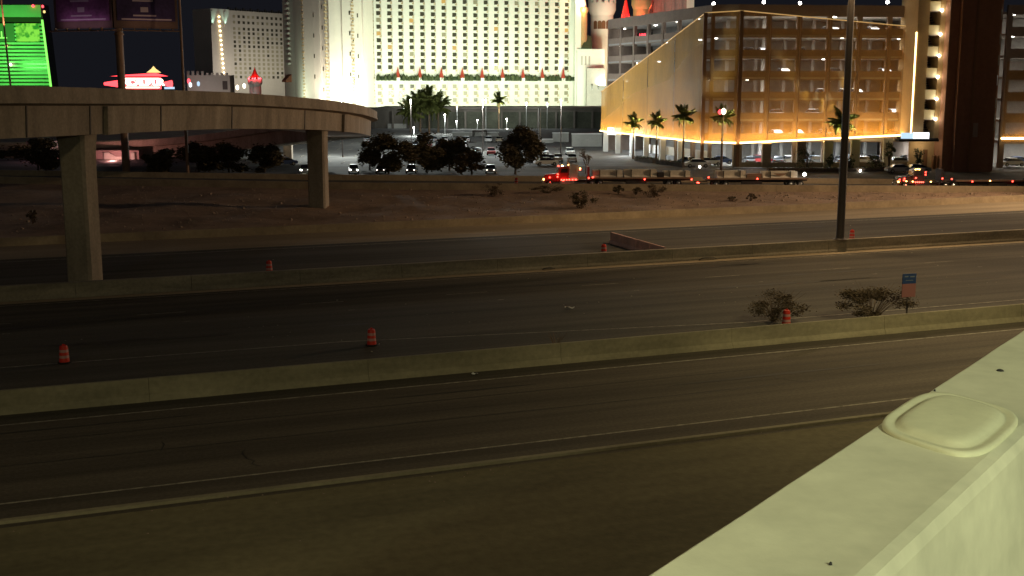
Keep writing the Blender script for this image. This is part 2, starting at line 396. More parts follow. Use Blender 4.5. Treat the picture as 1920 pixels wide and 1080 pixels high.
def ground_z(x, y):
    A = wall_top(x); B = lerp_line(PB, x)
    if y >= B.y: return B.z
    k = max(0, min(1, (y - A.y) / max(0.5, B.y - A.y)))
    e = k * (1 - k) * 4
    return A.z + (B.z - 0.15 - A.z) * k + ridge(x, y) * e
rows = []
xs = [PB[0].x + (PB[-1].x - PB[0].x) * i / 130 for i in range(131)]
for j in range(25):
    r = []
    for x in xs:
        A = wall_top(x); B = lerp_line(PB, x); y = A.y + (B.y + 0.3 - A.y) * j / 24
        r.append((x, y, ground_z(x, y) if j < 24 else B.z - 0.15))
    rows.append(r)
b = MB(); b.grid(rows); tag(b.build('dirt_bank', M['dirt']), kind='structure')
def ribbon(name, P, Q, m, dz=0.0):
    b = MB(); b.grid([[(p.x, p.y, p.z + dz) for p in P], [(q.x, q.y, q.z + dz) for q in Q]], smooth=False)
    o = b.build(name, m); tag(o, kind='structure'); return o
ribbon('frontage_road', [p + Vector((0, 0.2, 0)) for p in PB], PC, M['street'])
def line_barrier(name, label, P, h, w, m, segl=6.0):
    root = thing(name, label, 'barrier', P[len(P) // 2]); inv = Matrix.Translation(-root.location)
    for a, c in zip(P, P[1:]):
        L = (c - a).length; k = max(1, int(L / segl)); d = (c - a) / k; n = Vector((-d.y, d.x, 0)).normalized(); g = d.normalized() * 0.03
        for i in range(k):
            p = a + d * i; q = a + d * (i + 1) - g; b = MB()
            prof = [(0, -0.25), (0.05, h * 0.3), (0.12, h), (w - 0.05, h), (w, h * 0.3), (w + .02, -0.25)]
            A = [p + n * u + Vector((0, 0, z)) for u, z in prof]; B = [q + n * u + Vector((0, 0, z)) for u, z in prof]
            i0 = len(b.v); b.v += [tuple(x) for x in A + B]; kk = len(A)
            for j in range(kk):
                b.f.append((i0 + j, i0 + kk + j, i0 + kk + (j + 1) % kk, i0 + (j + 1) % kk)); b.m.append(0); b.sm.append(False)
            b.f.append(tuple(range(i0, i0 + kk))); b.m.append(0); b.sm.append(False)
            b.f.append(tuple(range(i0 + 2 * kk - 1, i0 + kk - 1, -1))); b.m.append(0); b.sm.append(False)
            o = b.build('barrier_segment', m, root); o.matrix_parent_inverse = inv
    return root
line_barrier('frontage_barrier', 'tan concrete barrier on top of the dirt bank, in front of the trucks', PB, 0.85, 0.5, M['tan_conc'])
line_barrier('frontage_barrier', 'brown concrete barrier behind the trucks, in front of the car park trees', PC, 0.85, 0.45, M['tan_conc'])
# street behind, then the hotel lot, rising gently
LOT_Z0, LOT_Z1 = 2.6, 4.0
def lot_z(y):
    if y < 212: return 2.0 + (y - 195) / 17 * 0.6
    return LOT_Z0 + (min(y, 350) - 212) / 138 * (LOT_Z1 - LOT_Z0)
P1 = [Vector((p.x, p.y + 0.45, p.z)) for p in PC]
P2 = [Vector((p.x * 1.06, 203, 2.2)) for p in PC]; P3 = [Vector((p.x * 1.1, 212, LOT_Z0)) for p in PC]
ribbon('service_street', P1, P2, M['street'])
ribbon('verge', P2, P3, M['street'])
P4 = [Vector((p.x * 1.8, 350, LOT_Z1)) for p in PC]; P5 = [Vector((p.x * 8, 1400, LOT_Z1)) for p in PC]
ribbon('car_park', P3, P4, M['lot']); ribbon('resort_ground', P4, P5, M['lot'])
b = MB()
for yy, x0, x1, step in ((222, -48, 2, 2.7), (240, -48, 12, 2.7), (262, -52, 18, 2.7), (285, -52, 20, 2.7)):
    x = x0
    while x < x1:
        b.box(x - 0.06, x + 0.06, yy - 2.4, yy + 2.4, lot_z(yy - 2.4) + 0.004 , lot_z(yy + 2.4) + 0.012); x += step
tag(b.build('bay_lines', M['paint']), kind='structure')

M['stone'] = mat('pale_stone', (0.34, 0.25, 0.19), 0.95)
b = MB(); rs = random.Random(9)
for k in range(2600):
    x = rs.uniform(-62, 78); A_ = wall_top(x); B_ = lerp_line(PB, x); y = rs.uniform(A_.y + .3, B_.y - .3)
    if y < A_.y: continue
    z = ground_z(x, y); q = rs.uniform(.04, .11) * (2.2 if rs.random() < .04 else 1)
    b.lathe([(q, z - .03), (q * rs.uniform(.7, 1.1), z + q * .6), (q * .3, z + q)], 5, (x, y), cap=False)
tag(b.build('bank_stones', M['stone']), kind='stuff')
b = MB()
for k in range(500):
    n, t = rs.choice([rs.uniform(9, 46), rs.uniform(45.5, 47), rs.gauss(97.6, .35), rs.gauss(64.9, .3)]), rs.uniform(-25, 110); p = fw(n, t); q = rs.uniform(.012, .05)
    b.lathe([(q, 0.004), (q * .9, q * .5), (q * .3, q * .8)], 5, (p.x, p.y), cap=False)
tag(b.build('roadside_gravel', M['stone']), kind='stuff')
# ------------------------------------------------------------------ near bridge: deck, parapet, raised cap
PD = Vector((0.595, 0.8037, 0)); PN = Vector((0.8037, -0.595, 0))      # along / towards the deck
PAR_TOP = CAM_Z - 1.0
def pp(a, c, z): return PD * a + PN * c + Vector((0, 0, z))
root = thing('bridge_parapet', 'cream painted concrete parapet of the near bridge, in the right foreground corner', 'parapet', pp(5, -0.95, PAR_TOP - 0.95))
inv = Matrix.Translation(-root.location)
prof = [(-1.150, -1.6), (-1.150, -0.03), (-1.146, -0.004), (-1.139, 0.0), (-0.80, 0.0), (-0.772, -0.008), (-0.758, -0.035), (-0.70, -0.60), (-0.52, -0.85), (-0.5, -1.0)]
b = MB(); rows = []
for i in range(0, 161):
    a = -12 + i * 0.25 if i < 140 else 23 + (i - 140) * 3
    r = []
    for c, z in prof:
        jt = 0.006 * math.sin(a * 7.3) * math.sin(a * 17.1 + 1) if c < -1.05 else 0.0
        r.append(pp(a, c + jt, PAR_TOP + z + jt * 0.5))
    rows.append(r)
b.grid(rows, smooth=False)
o = b.build('wall', M['parapet'], root); o.matrix_parent_inverse = inv
# raised two-step cap
def cap_ring(k, z, rx, ry):
    r = []
    for j in range(48):
        a = 2 * math.pi * j / 48; ca, sa = math.cos(a), math.sin(a)
        e = 2 / 3.6
        u = math.copysign(abs(ca) ** e, ca) * rx; v = math.copysign(abs(sa) ** e, sa) * ry
        r.append(pp(3.545 + u - v * 0.42, -0.975 + v, PAR_TOP + z))
    return r
b = MB()
b.grid([cap_ring(0, z, rx, ry) for z, rx, ry in ((-0.004, .290, .176), (0.007, .290, .176), (0.0125, .286, .173), (0.0135, .276, .164), (0.011, .264, .152), (0.0085, .254, .143), (0.0095, .247, .137),
        (0.018, .236, .127), (0.0245, .222, .115), (0.027, .20, .098), (0.0278, .15, .066), (0.028, .05, .025), (0.028, .004, .003))], close=True)
o = b.build('raised_cap', M['cap'], root); o.matrix_parent_inverse = inv
b = MB()
for a, c, s in ((4.33, -1.03, 0.014), (3.36, -0.93, 0.004), (2.3, -0.86, 0.004), (3.9, -1.13, 0.004)):
    p = pp(a, c, 0); b.lathe([(s, PAR_TOP + 0.001), (s * 0.7, PAR_TOP + 0.006), (s * 0.2, PAR_TOP + 0.008)], 7, (p.x, p.y))
o = b.build('grit', M['black'], root); tag(o, kind='stuff'); o.matrix_parent_inverse = inv
b = MB(); b.prism([pp(-14, -0.5, 0), pp(-14, 9, 0), pp(-14, 9, -1.2), pp(-14, -1.0, -1.2), pp(-14, -1.0, -0.65), pp(-14, -0.5, -0.65)],
                  Vector((0, 0, PAR_TOP - 1.0)), PD * 97 + Vector((0, 0, PAR_TOP - 1.0)))
tag(b.build('bridge_deck', M['asphalt']), kind='structure')

# ------------------------------------------------------------------ curving flyover
EDGE = [(-900, 156, 58), (-400, 157, 69), (0, 160, 83), (150, 164, 93), (300, 168.5, 107), (450, 174, 124.5), (600, 186, 147), (672, 196.5, 164), (701, 206, 179)]
ctrl = [at_y(*q) for q in EDGE]
tail = [(-22.6, 196, 12.3), (-28.5, 212, 11.2), (-39.5, 226, 9.7), (-54, 236, 7.9), (-72, 241, 6.4), (-95, 243, 5.6), (-125, 244, 5.2)]
ctrl += [Vector(q) for q in tail]
def catmull(P, per=8):
    out = []
    for i in range(len(P) - 1):
        p0 = P[max(i - 1, 0)]; p1 = P[i]; p2 = P[i + 1]; p3 = P[min(i + 2, len(P) - 1)]
        for k in range(per):
            t = k / per
            out.append(0.5 * ((2 * p1) + (p2 - p0) * t + (2 * p0 - 5 * p1 + 4 * p2 - p3) * t * t + (3 * p1 - p0 - 3 * p2 + p3) * t ** 3))
    out.append(P[-1].copy()); return out
path = catmull(ctrl, 8)
path = [path[0]] + [(path[i - 1] + path[i] * 2 + path[i + 1]) / 4 for i in range(1, len(path) - 1)] + [path[-1]]
def section(i, o, z):
    a = path[max(i - 1, 0)]; c = path[min(i + 1, len(path) - 1)]; d = (c - a); d.z = 0; d.normalize(); n = Vector((-d.y, d.x, 0))
    p = path[i]; return Vector((p.x + n.x * o, p.y + n.y * o, p.z + z))
fly = thing('flyover_bridge', 'curved concrete flyover ramp sweeping across the left side on two columns', 'bridge', (-34, 97, 0))
inv = Matrix.Translation(-fly.location)
def sweep(name, prof, i0, i1, m, smooth=False):
    b = MB(); rows = [[section(i, o, z) for o, z in prof] for i in range(i0, i1 + 1)]
    b.grid(rows, smooth=smooth, close=True); b.poly(rows[0]); b.poly(rows[-1][::-1])
    o = b.build(name, m, fly); o.matrix_parent_inverse = inv; return o
N = len(path) - 1
k = 0
while k < N:      # parapet pieces and girder panels between joints
    e = min(k + 6, N)
    sweep('parapet_panel', [(0.0, 0), (0.0, -1.0), (0.32, -1.0), (0.32, -0.2), (0.22, 0)], k, e, M['bridge'])
    sweep('parapet_panel', [(8.7, 0), (8.78, -0.2), (8.78, -1.0), (9.1, -1.0), (9.1, 0)], k, e, M['bridge'])
    k = e
sweep('deck_slab', [(-0.1, -1.0), (-0.1, -1.24), (1.0, -1.42), (8.1, -1.42), (9.2, -1.24), (9.2, -1.0)], 0, N, M['bridge'])
cuts = [0, 12, 19, 26, 33, 40, 47, 54, 62, 70, 80, 92, 104, N]
for a, e in zip(cuts, cuts[1:]):
    if a >= N: break
    e = min(e, N)
    sweep('girder_panel', [(1.0, -1.42), (1.12, -3.75), (7.98, -3.75), (8.1, -1.42)], a, e, M['bridge'])
    if 12 <= a <= 60:
        b = MB(); rows = []
        for u in (-0.07, 0.07):
            p = [section(a, 0.93, -1.44), section(a, 1.05, -3.73), section(a, 1.2, -3.73), section(a, 1.1, -1.44)]
            d = (path[a + 1] - path[a]).normalized(); rows.append([q + d * u for q in p])
        b.grid(rows, close=True, smooth=False); b.poly(rows[0]); b.poly(rows[-1][::-1])
        o = b.build('joint_strip', M['mast'], fly); o.matrix_parent_inverse = inv
def stub(i, w):      # lighter diaphragm box on the girder face
    d = (path[i + 1] - path[i - 1]); d.z = 0; d.normalize(); n = Vector((-d.y, d.x, 0)); b = MB()
    p = [section(i, 0.62, -1.44), section(i, 0.74, -3.8), section(i, 1.3, -3.8), section(i, 1.3, -1.44)]
    b.grid([[q - d * w for q in p], [q + d * w for q in p]], close=True, smooth=False)
    b.poly([q - d * w for q in p]); b.poly([q + d * w for q in p][::-1])
    o = b.build('pier_cap', M['bridge'], fly); o.matrix_parent_inverse = inv
def idx_near(px):      # path index whose edge sits at this photo column
    best = min(range(60), key=lambda i: abs(960 + F_PX * path[i].x / (path[i].y * 1.0145 - 0) * 1.0 - px)); return best
stub(idx_near(243), 1.1); stub(idx_near(668), 1.1)
def column(px, py, Y, w, dth, ang, z1, zb):
    p = at_y(px, py, Y); b = MB(); c = 0.22
    def ring(z, s):
        pts = []
        for x, y in ((-w, -dth), (w, -dth), (w, dth), (-w, dth)):
            pts.append((x, y))
        out = []
        for q, (x, y) in enumerate(pts):
            sx, sy = math.copysign(1, x), math.copysign(1, y)
            a1 = (x - sx * c, y); a2 = (x, y - sy * c)
            out += ([a1, a2] if q in (1, 3) else [a2, a1])
        ca, sa = math.cos(ang), math.sin(ang)
        return [(p.x + s * (x * ca - y * sa), p.y + s * (x * sa + y * ca), z) for x, y in out]
    zz = [zb, (zb + z1) * 0.5, z1 - 3.0, z1 - 1.0, z1]
    b.grid([ring(zz[0], 1), ring(zz[1], 1), ring(zz[2], 1), ring(zz[3], 1.05), ring(zz[4], 1.15)], close=True, smooth=False)
    b.poly(ring(z1, 1.15)); b.poly(ring(zb, 1)[::-1])
    o = b.build('column', M['bridge'], fly); o.matrix_parent_inverse = inv; return p
column(160, 520, 97.5, 1.15, 1.0, R(-13), 12.75, -0.2)
column(598, 383, 154, 1.15, 1.0, R(-8), 11.45, -0.2)
for q in ((-44, 229.5), (-80, 242.5), (-110, 245)):
    b = MB(); b.box(q[0] - 0.8, q[0] + 0.8, q[1] + 1.6, q[1] + 3.2, 1.5, 2.0 if False else (6.0 if q[0] > -60 else 2.6))
    o = b.build('column', M['bridge'], fly); o.matrix_parent_inverse = inv

# ------------------------------------------------------------------ high-mast lights over the freeway
def mast(name, label, p, zb, h, r, power, color, cat='light pole', aim=(0.12, 0, -1), cone=150):
    root = thing(name, label, cat, (p.x, p.y, zb))
    b = MB(); b.tube([(0, 0, 0), (0, 0, h)], [r, r * 0.72], 14); b.build('pole', M['mast'], root)
    b = MB(); b.lathe([(r * 1.7, 0), (r * 1.7, 0.05), (r * 1.15, 0.06), (r * 1.1, 0.2)], 14); b.build('base_plate', M['mast'], root)
    b = MB(); b.lathe([(0.9, h - 0.2), (1.0, h - 0.1), (1.0, h + 0.1), (0.9, h + 0.1)], 20); b.build('lamp_ring', M['mast'], root)
    for k in range(6):
        a = k * math.pi / 3; c = (1.35 * math.cos(a), 1.35 * math.sin(a))
        b = MB(); b.lathe([(0.26, h - 0.5), (0.3, h - 0.42), (0.2, h - 0.1), (0.08, h + 0.05)], 10, c, 0)
        b.mats = [M['mast'], E_['sodium']]; b.poly([(c[0] + .24 * math.cos(2 * math.pi * j / 10), c[1] + .24 * math.sin(2 * math.pi * j / 10), h - 0.502) for j in range(10)][::-1], 1)
        b.build('luminaire', None, root)
    for k in range(3):
        q = Vector((1.35 * math.cos(k * 2.094 + .5), 1.35 * math.sin(k * 2.094 + .5), h - 0.8))
        light('mast_light', 'SPOT', q, power / 3, color, root, 0.3, q + Vector(aim), R(cone), 0.6)
    return root
pole_p = at_z(1571, 452, 1.2)
SODIUM = (1.0, 0.70, 0.36); OLIVE = (1.0, 0.84, 0.42)
mast('high_mast_pole', 'tall dark steel light pole standing on the median barrier', fw(99.07, 74.6, 0), 1.2, 30, 0.42, 24000, SODIUM)
mast('high_mast_pole', 'high mast light pole beside the ramp, out to the right', fw(43, 62, 0), 0.0, 31, 0.42, 29000, OLIVE)
mast('high_mast_pole', 'added high mast light pole beside the shoulder, behind the viewer on the left', Vector((-26, 4, 0)), 0.0, 31, 0.42, 15000, OLIVE, aim=(0.5, 0.9, -0.9), cone=150)  # unseen mast, added to even out light on the near barrier and road
mast('high_mast_pole', 'added high mast light pole beside the frontage road, out to the right', Vector((112, 164, 0)), 0.5, 31, 0.42, 185000, (1.0, 0.70, 0.42), aim=(-118, -30, -27), cone=96)  # unseen mast, added to brighten the dirt bank and flyover girder
# street lamp on the near bridge, behind the camera
lp = thing('bridge_lamp', 'street lamp on the near bridge deck behind the viewer', 'street lamp', (8, -10, PAR_TOP - 1.0))
b = MB(); b.tube([(0, 0, 0), (0, 0, 7.6), (-0.5, 0.3, 7.9), (-1.4, 0.9, 8.0)], [0.11, 0.09, 0.06, 0.05], 10); b.build('pole', M['galv'], lp)
b = MB(); b.box(-2.0, -1.3, 0.7, 1.1, 7.9, 8.1); b.build('lamp_head', M['galv'], lp)
light('lamp_light', 'SPOT', (-1.65, 0.9, 7.8), 13000, (0.97, 1.0, 0.62), lp, 0.25, (-9, 15, -1), R(95), 0.4)

# ------------------------------------------------------------------ parking garage with gold mesh screen
def child(b, name, m, root):
    o = b.build(name, m, root); o.matrix_parent_inverse = Matrix.Translation(-root.location); return o
def xy(px, Y, y=200): p = at_y(px, y, Y); return Vector((p.x, p.y, 0))
GA, GB, GC, GD = xy(1127, 257), xy(1318, 211), xy(1385, 209), xy(1722, 213)
gar = thing('parking_garage', 'tall parking garage wrapped in a lit gold metal mesh screen', 'parking garage', (GC.x, GC.y + 4, 2.6))
def offs(P, Q, d):      # shift a facade line inwards
    n = Vector((-(Q - P).y, (Q - P).x, 0)).normalized(); return P + n * d, Q + n * d
FL = [7.4 + 3.67 * i for i in range(7)]
bA, bB = offs(GA, GB, 1.4); bC, bD = offs(GC, GD, 1.4)
bB2 = Vector((bB.x, bB.y, 0)); bC2 = Vector((bC.x, bC.y, 0))
back_r = Vector((GD.x + 1, GD.y + 34, 0)); back_l = Vector((GA.x + 26, GA.y + 12, 0))
outline = [bA, bB2, bC2, bD, back_r, back_l]
inner = [bA + Vector((10, 3, 0)), Vector((bB2.x + 8, bB2.y + 17, 0)), Vector((bC2.x + 2, bC2.y + 19, 0)), bD + Vector((-0.5, 19, 0))]
for i, z in enumerate(FL):
    b = MB(); b.prism([Vector((p.x, p.y, 0)) for p in outline], Vector((0, 0, z - 0.35)), Vector((0, 0, z)))
    child(b, 'floor_slab', M['garage_in'], gar)
b = MB(); b.prism([Vector((p.x, p.y, 0)) for p in outline], Vector((0, 0, 2.3)), Vector((0, 0, 2.75))); child(b, 'floor_slab', M['garage_in'], gar)
for i in range(7):
    z0 = FL[i - 1] if i else 2.75; z1 = FL[i] - 0.35; b = MB()
    for p, q in zip(inner, inner[1:]):
        n = Vector((-(q - p).y, (q - p).x, 0)).normalized() * 0.2
        b.prism([p, q, q + n, p + n], Vector((0, 0, z0)), Vector((0, 0, z1)))
    child(b, 'core_wall', M['garage_in'], gar)
def facade(P, Q, bays, first_floor=0, col_w=0.9, ground=True, m=None):
    d = (Q - P); L = d.length; u = d / L; n = Vector((-u.y, u.x, 0))      # n points inwards
    def blk(name, a, c, e0, e1, z0, z1, mm):
        b = MB(); b.prism([P + u * a + n * e0, P + u * c + n * e0, P + u * c + n * e1, P + u * a + n * e1], Vector((0, 0, z0)), Vector((0, 0, z1)))
        return child(b, name, mm, gar)
    w = L / bays
    for k in range(bays + 1):
        a = max(0, k * w - col_w / 2); c = min(L, k * w + col_w / 2)
        blk('column', a, c, -0.06, 0.55, 2.75 if ground else FL[0] - 0.5, FL[6] - 0.5, m or M['garage'])
    for k in range(bays):
        a = k * w + col_w / 2 + 0.004; c = (k + 1) * w - col_w / 2 - 0.004
        if k == 0: a = col_w / 2 + .004
        for i in range(first_floor, 6):
            blk('spandrel', a, c, 0.02, 0.3, FL[i] - 0.5, FL[i] + 1.1, m or M['garage'])
        if random.random() < 0.9:      # inner far column row
            b = MB(); p = P + u * (a + 1.6) + n * 13; b.box(p.x - 0.3, p.x + 0.3, p.y - 0.3, p.y + 0.3, 2.76, FL[6] - 0.36)
            child(b, 'inner_column', M['garage_in'], gar)
    blk('parapet', 0.0, L, -0.1, 0.35, FL[6] - 0.5, FL[6] + 1.5, m or M['garage'])
facade(bA, bB2, 7); facade(bB2, bC2, 1); facade(bC2, bD, 6)
# ceiling lights: fixtures one can see plus the strip lights of each storey
fix = MB(); fix.box(-0.28, 0.28, -0.14, 0.14, -0.12, 0); fix.mats = [E_['lamp']]; fixm = fix.mesh('ceiling_light')
ux = (bD - bC2).normalized(); un = Vector((-ux.y, ux.x, 0)); LCD = (bD - bC2).length
vx = (bB2 - bA).normalized(); vn = Vector((-vx.y, vx.x, 0)); LAB = (bB2 - bA).length
WHITE = (1.0, 0.95, 0.85); COOL = (0.86, 0.95, 1.0)
for i in range(7):
    zc = FL[i] - 0.36
    for k in range(6):
        if random.random() < (0.62 if i else 0.95):
            p = bC2 + ux * (LCD / 6 * (k + random.uniform(0.2, 0.8))) + un * random.uniform(1.2, 7); put('ceiling_light', fixm, gar, Vector((p.x, p.y, zc)) - gar.location)
    for k in range(7):
        if random.random() < 0.5:
            p = bA + vx * (LAB / 7 * (k + random.uniform(0.2, 0.8))) + vn * random.uniform(1.2, 5); put('ceiling_light', fixm, gar, Vector((p.x, p.y, zc)) - gar.location)
    p = bC2 + ux * LCD * 0.52 + un * 4.2; pw = 2500 if i else 4200
    o = light('strip_light', 'AREA', Vector((p.x, p.y, zc - 0.2)) - gar.location, pw, COOL if i == 0 else WHITE, gar, LCD * 0.9, None, size_y=0.6); o.rotation_euler = (0, 0, math.atan2(ux.y, ux.x))
    p = bA + vx * LAB * 0.5 + vn * 4.5
    o = light('strip_light', 'AREA', Vector((p.x, p.y, zc - 0.2)) - gar.location, pw * 0.38, COOL, gar, LAB * 0.9, None, size_y=0.6); o.rotation_euler = (0, 0, math.atan2(vx.y, vx.x))
# gold mesh screen, panel by panel
def zpt(px, py, P): return at_y(px, py, P.y).z
zA = (zpt(1127, 245, GA), zpt(1127, 172, GA)); zB = (zpt(1318, 266, GB), zpt(1318, 24, GB))
zC = (zpt(1385, 268, GC), zpt(1385, 20, GC)); zD = (zpt(1722, 252, GD), zpt(1722, 52, GD))
def screen(P, Q, zp, zq, cnt):
    for k in range(cnt):
        f0 = k / cnt + 0.003; f1 = (k + 1) / cnt - 0.003
        p, q = P.lerp(Q, f0), P.lerp(Q, f1); u = (q - p).normalized(); n = Vector((-u.y, u.x, 0)) * 0.05
        z = [zp[j] + (zq[j] - zp[j]) * f for f in (f0, f1) for j in (0, 1)]
        b = MB(); b.poly([p + Vector((0, 0, z[0])), q + Vector((0, 0, z[2])), q + Vector((0, 0, z[3])), p + Vector((0, 0, z[1]))])
        child(b, 'mesh_panel', M['scrim_dense' if P is GA else 'scrim'], gar)
        b = MB(); b.tube([p + n + Vector((0, 0, z[0])), p + n + Vector((0, 0, z[1]))], 0.055, 6); child(b, 'mesh_post', M['bronze'], gar)
    n = Vector(((Q - P).y, -(Q - P).x, 0)).normalized()
    b = MB(); b.tube([P + Vector((0, 0, zp[0])) + n * 0.12, Q + Vector((0, 0, zq[0])) + n * 0.12], 0.16, 8); child(b, 'led_strip', E_['strip'], gar)
    b = MB(); b.tube([P + Vector((0, 0, zp[1])), Q + Vector((0, 0, zq[1]))], 0.10, 6); child(b, 'top_rail', E_['rail_glow'], gar)
    L = (Q - P).length; segs_ = max(1, round(L / 8))
    for k in range(segs_):      # wall washers on the bottom rail
        f = (k + 0.5) / segs_; p = P.lerp(Q, f) + n * 1.5; z = zp[0] + (zq[0] - zp[0]) * f
        loc = Vector((p.x, p.y, z - 0.25)); tgt = loc + Vector((-n.x * 0.20, -n.y * 0.20, 1))
        o = light('wall_washer', 'AREA', loc - gar.location, (58 if P is GA else 85) * L / segs_, (1, 0.66, 0.28), gar, L / segs_, None, size_y=0.15)
        d = (tgt - loc).normalized(); zax = -d; xax = (Q - P).normalized(); yax = zax.cross(xax).normalized(); xax = yax.cross(zax)
        o.rotation_euler = Matrix((xax, yax, zax)).transposed().to_euler()
def f_at(px, P, Q):
    lo, hi = 0.0, 1.0
    for _ in range(40):
        m_ = (lo + hi) / 2; q = P.lerp(Q, m_)
        if 960 + F_PX * q.x / (q.y * CP + 6 * SP) < px: lo = m_
        else: hi = m_
    return lo
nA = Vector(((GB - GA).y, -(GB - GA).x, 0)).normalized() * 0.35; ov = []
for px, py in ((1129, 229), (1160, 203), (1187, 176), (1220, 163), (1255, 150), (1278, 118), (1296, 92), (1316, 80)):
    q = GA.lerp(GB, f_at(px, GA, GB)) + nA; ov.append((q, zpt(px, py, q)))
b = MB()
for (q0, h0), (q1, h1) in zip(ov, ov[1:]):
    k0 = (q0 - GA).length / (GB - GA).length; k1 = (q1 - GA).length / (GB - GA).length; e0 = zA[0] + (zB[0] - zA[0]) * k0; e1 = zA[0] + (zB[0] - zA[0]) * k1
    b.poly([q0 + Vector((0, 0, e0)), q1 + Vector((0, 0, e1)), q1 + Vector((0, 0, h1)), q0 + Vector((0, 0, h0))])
child(b, 'shade_mesh_layer', M['scrim'], gar)  # added mesh sheet; its outline imitates the fold-like shade on this face
screen(GA, GB, zA, zB, 4); screen(GB, GC, zB, zC, 1); GE = GC.lerp(GD, 0.972); screen(GC, GE, zC, (zC[0] + (zD[0] - zC[0]) * .972, zC[1] + (zD[1] - zC[1]) * .972), 6)
for P, z in ((GB, zB), (GC, zC)):
    b = MB(); b.box(P.x - 0.3, P.x + 0.3, P.y - 0.5, P.y + 0.1, 2.75, z[1]); child(b, 'corner_post', M['bronze'], gar)
b = MB(); b.prism([bA, bA + Vector((0.4, 0.1, 0)), back_l, back_l + Vector((-0.4, 0.3, 0))], Vector((0, 0, 2.7)), Vector((0, 0, FL[6] + 1.4))); child(b, 'end_wall', M['garage'], gar)
b = MB(); b.prism([back_l + Vector((0.1, -0.2, 0)), back_r + Vector((0, -0.2, 0)), back_r, back_l + Vector((0.1, 0, 0))], Vector((0, 0, 2.7)), Vector((0, 0, FL[6] + 1.4))); child(b, 'end_wall', M['garage'], gar)
b = MB(); b.prism([bD + Vector((0.05, 0.5, 0)), bD + Vector((0.35, 0.5, 0)), back_r + Vector((0.1, 0, 0)), back_r + Vector((-.2, 0, 0))], Vector((0, 0, 2.7)), Vector((0, 0, FL[6] + 1.4))); child(b, 'end_wall', M['garage'], gar)
# tan concrete ground-floor piers in front, lower red-tan wall
for px in (1385, 1440, 1505, 1556, 1607, 1668):
    q = xy(px, GC.y + 0.2); q.z = 0; b = MB(); b.box(q.x - 0.75, q.x + 0.75, q.y - 0.5, q.y + 0.4, 2.6, 6.75 + max(0, (px - 1385) / 337 * 1.1)); child(b, 'ground_pier', M['tan_conc'] if px < 1540 else M['cream'], gar)
b = MB(); q0, q1 = xy(1392, GC.y + 0.3), xy(1700, GC.y + 3)
b.box(q0.x, q1.x, GC.y + 0.1, GC.y + 0.35, 2.6, 3.5); child(b, 'low_wall', M['tan_conc'], gar)
for f in (0.06, 0.2, 0.36, 0.5, 0.66, 0.82):      # white piers under the left face
    p = GA.lerp(GB, f); b = MB(); b.box(p.x - 0.5, p.x + 0.5, p.y - 0.5, p.y + 0.5, 2.6, zA[0] - 0.15 + (zB[0] - zA[0]) * f); child(b, 'ground_pier', M['white_paint'], gar)
p0, p1 = GA.lerp(GB, 0.36), GA.lerp(GB, 0.97); n = Vector((0.95, 0.31, 0)) * 2.5
b = MB(); b.prism([p0 + n, p1 + n, p1 + n * 1.1, p0 + n * 1.1], Vector((0, 0, 3.6)), Vector((0, 0, 5.2))); child(b, 'low_wall', M['white_paint'], gar)
light('entry_light', 'AREA', Vector((p0.x - 2.5, p0.y - 1, 6.9)) - gar.location, 700, COOL, gar, 3, Vector((p0.x + 2, p0.y - 4, 3)) - gar.location, size_y=3)
# lit entry sign with dark marks, and red level sign inside
s_p = at_y(1152, 246, 250.0)
sg = thing('garage_entry_sign', 'small lit white sign with dark marks over the garage entrance at its left end', 'sign', s_p)
b = MB(); b.box(-1.55, 1.55, -0.2, 0.2, -0.75, 0.75); b.build('sign_box', E_['sign_white'], sg)
for x in (-0.95, -0.35): b = MB(); b.box(x - 0.16, x + 0.16, -0.24, -0.205, 0.15, 0.5); b.build('sign_mark', M['black'], sg)
sg.rotation_euler = (0, 0, R(-38))
r_p = bA.lerp(bB2, 0.30) + Vector((-0.45, -0.1, 0)); lv = thing('level_sign', 'red LED space counter sign high on the left face of the garage', 'sign', at_y(1208, 68, r_p.y))
b = MB(); b.box(-2.0, 2.0, 0.0, 0.25, -0.85, 0.75); b.build('sign_panel', M['black'], lv)
me = text_mesh('led_figures', '188 4', 1.35, 0.03, 0.04); o = put('led_figures', me, lv, (0, -0.06, 0)); o.rotation_euler = (R(90), 0, 0); me.materials.append(E_['led_red'])
lv.rotation_euler = (0, 0, R(-50))
# stair tower
TY = 206.5
st = thing('stair_tower', 'tan stair tower with open lamp-lit landings at the right end of the gold garage', 'tower', (xy(1745, TY).x, TY, 2.6))
def tx(px): return at_y(px, 170, TY).x
def tbox(px0, px1, y0, y1, z0, z1, name, m): b = MB(); b.box(tx(px0), tx(px1), TY + y0, TY + y1, z0, z1); return child(b, name, m, st)
tbox(1713.5, 1735, 0, 9, 7.9, 42, 'wall', M['tan_stucco']); tbox(1756, 1777, 0, 9, 7.9, 42, 'wall', M['tan_stucco'])
tbox(1735.1, 1755.9, 5, 5.3, 7.9, 42, 'recess_wall', M['garage'])
tbox(1713.5, 1777, 0.0, 9, 7.3, 7.88, 'canopy_beam', M['black'])
b = MB(); b.tube([(tx(1713.5) - 0.12, TY - 0.05, 7.9), (tx(1713.5) - 0.12, TY - 0.05, 26)], 0.13, 8); child(b, 'led_strip', E_['strip'], st)
light('wall_washer', 'SPOT', Vector((tx(1722), TY - 2.2, 7.6)) - st.location, 9500, (1, 0.68, 0.3), st, 0.2, Vector((tx(1724), TY + 0.5, 26)) - st.location, R(46))
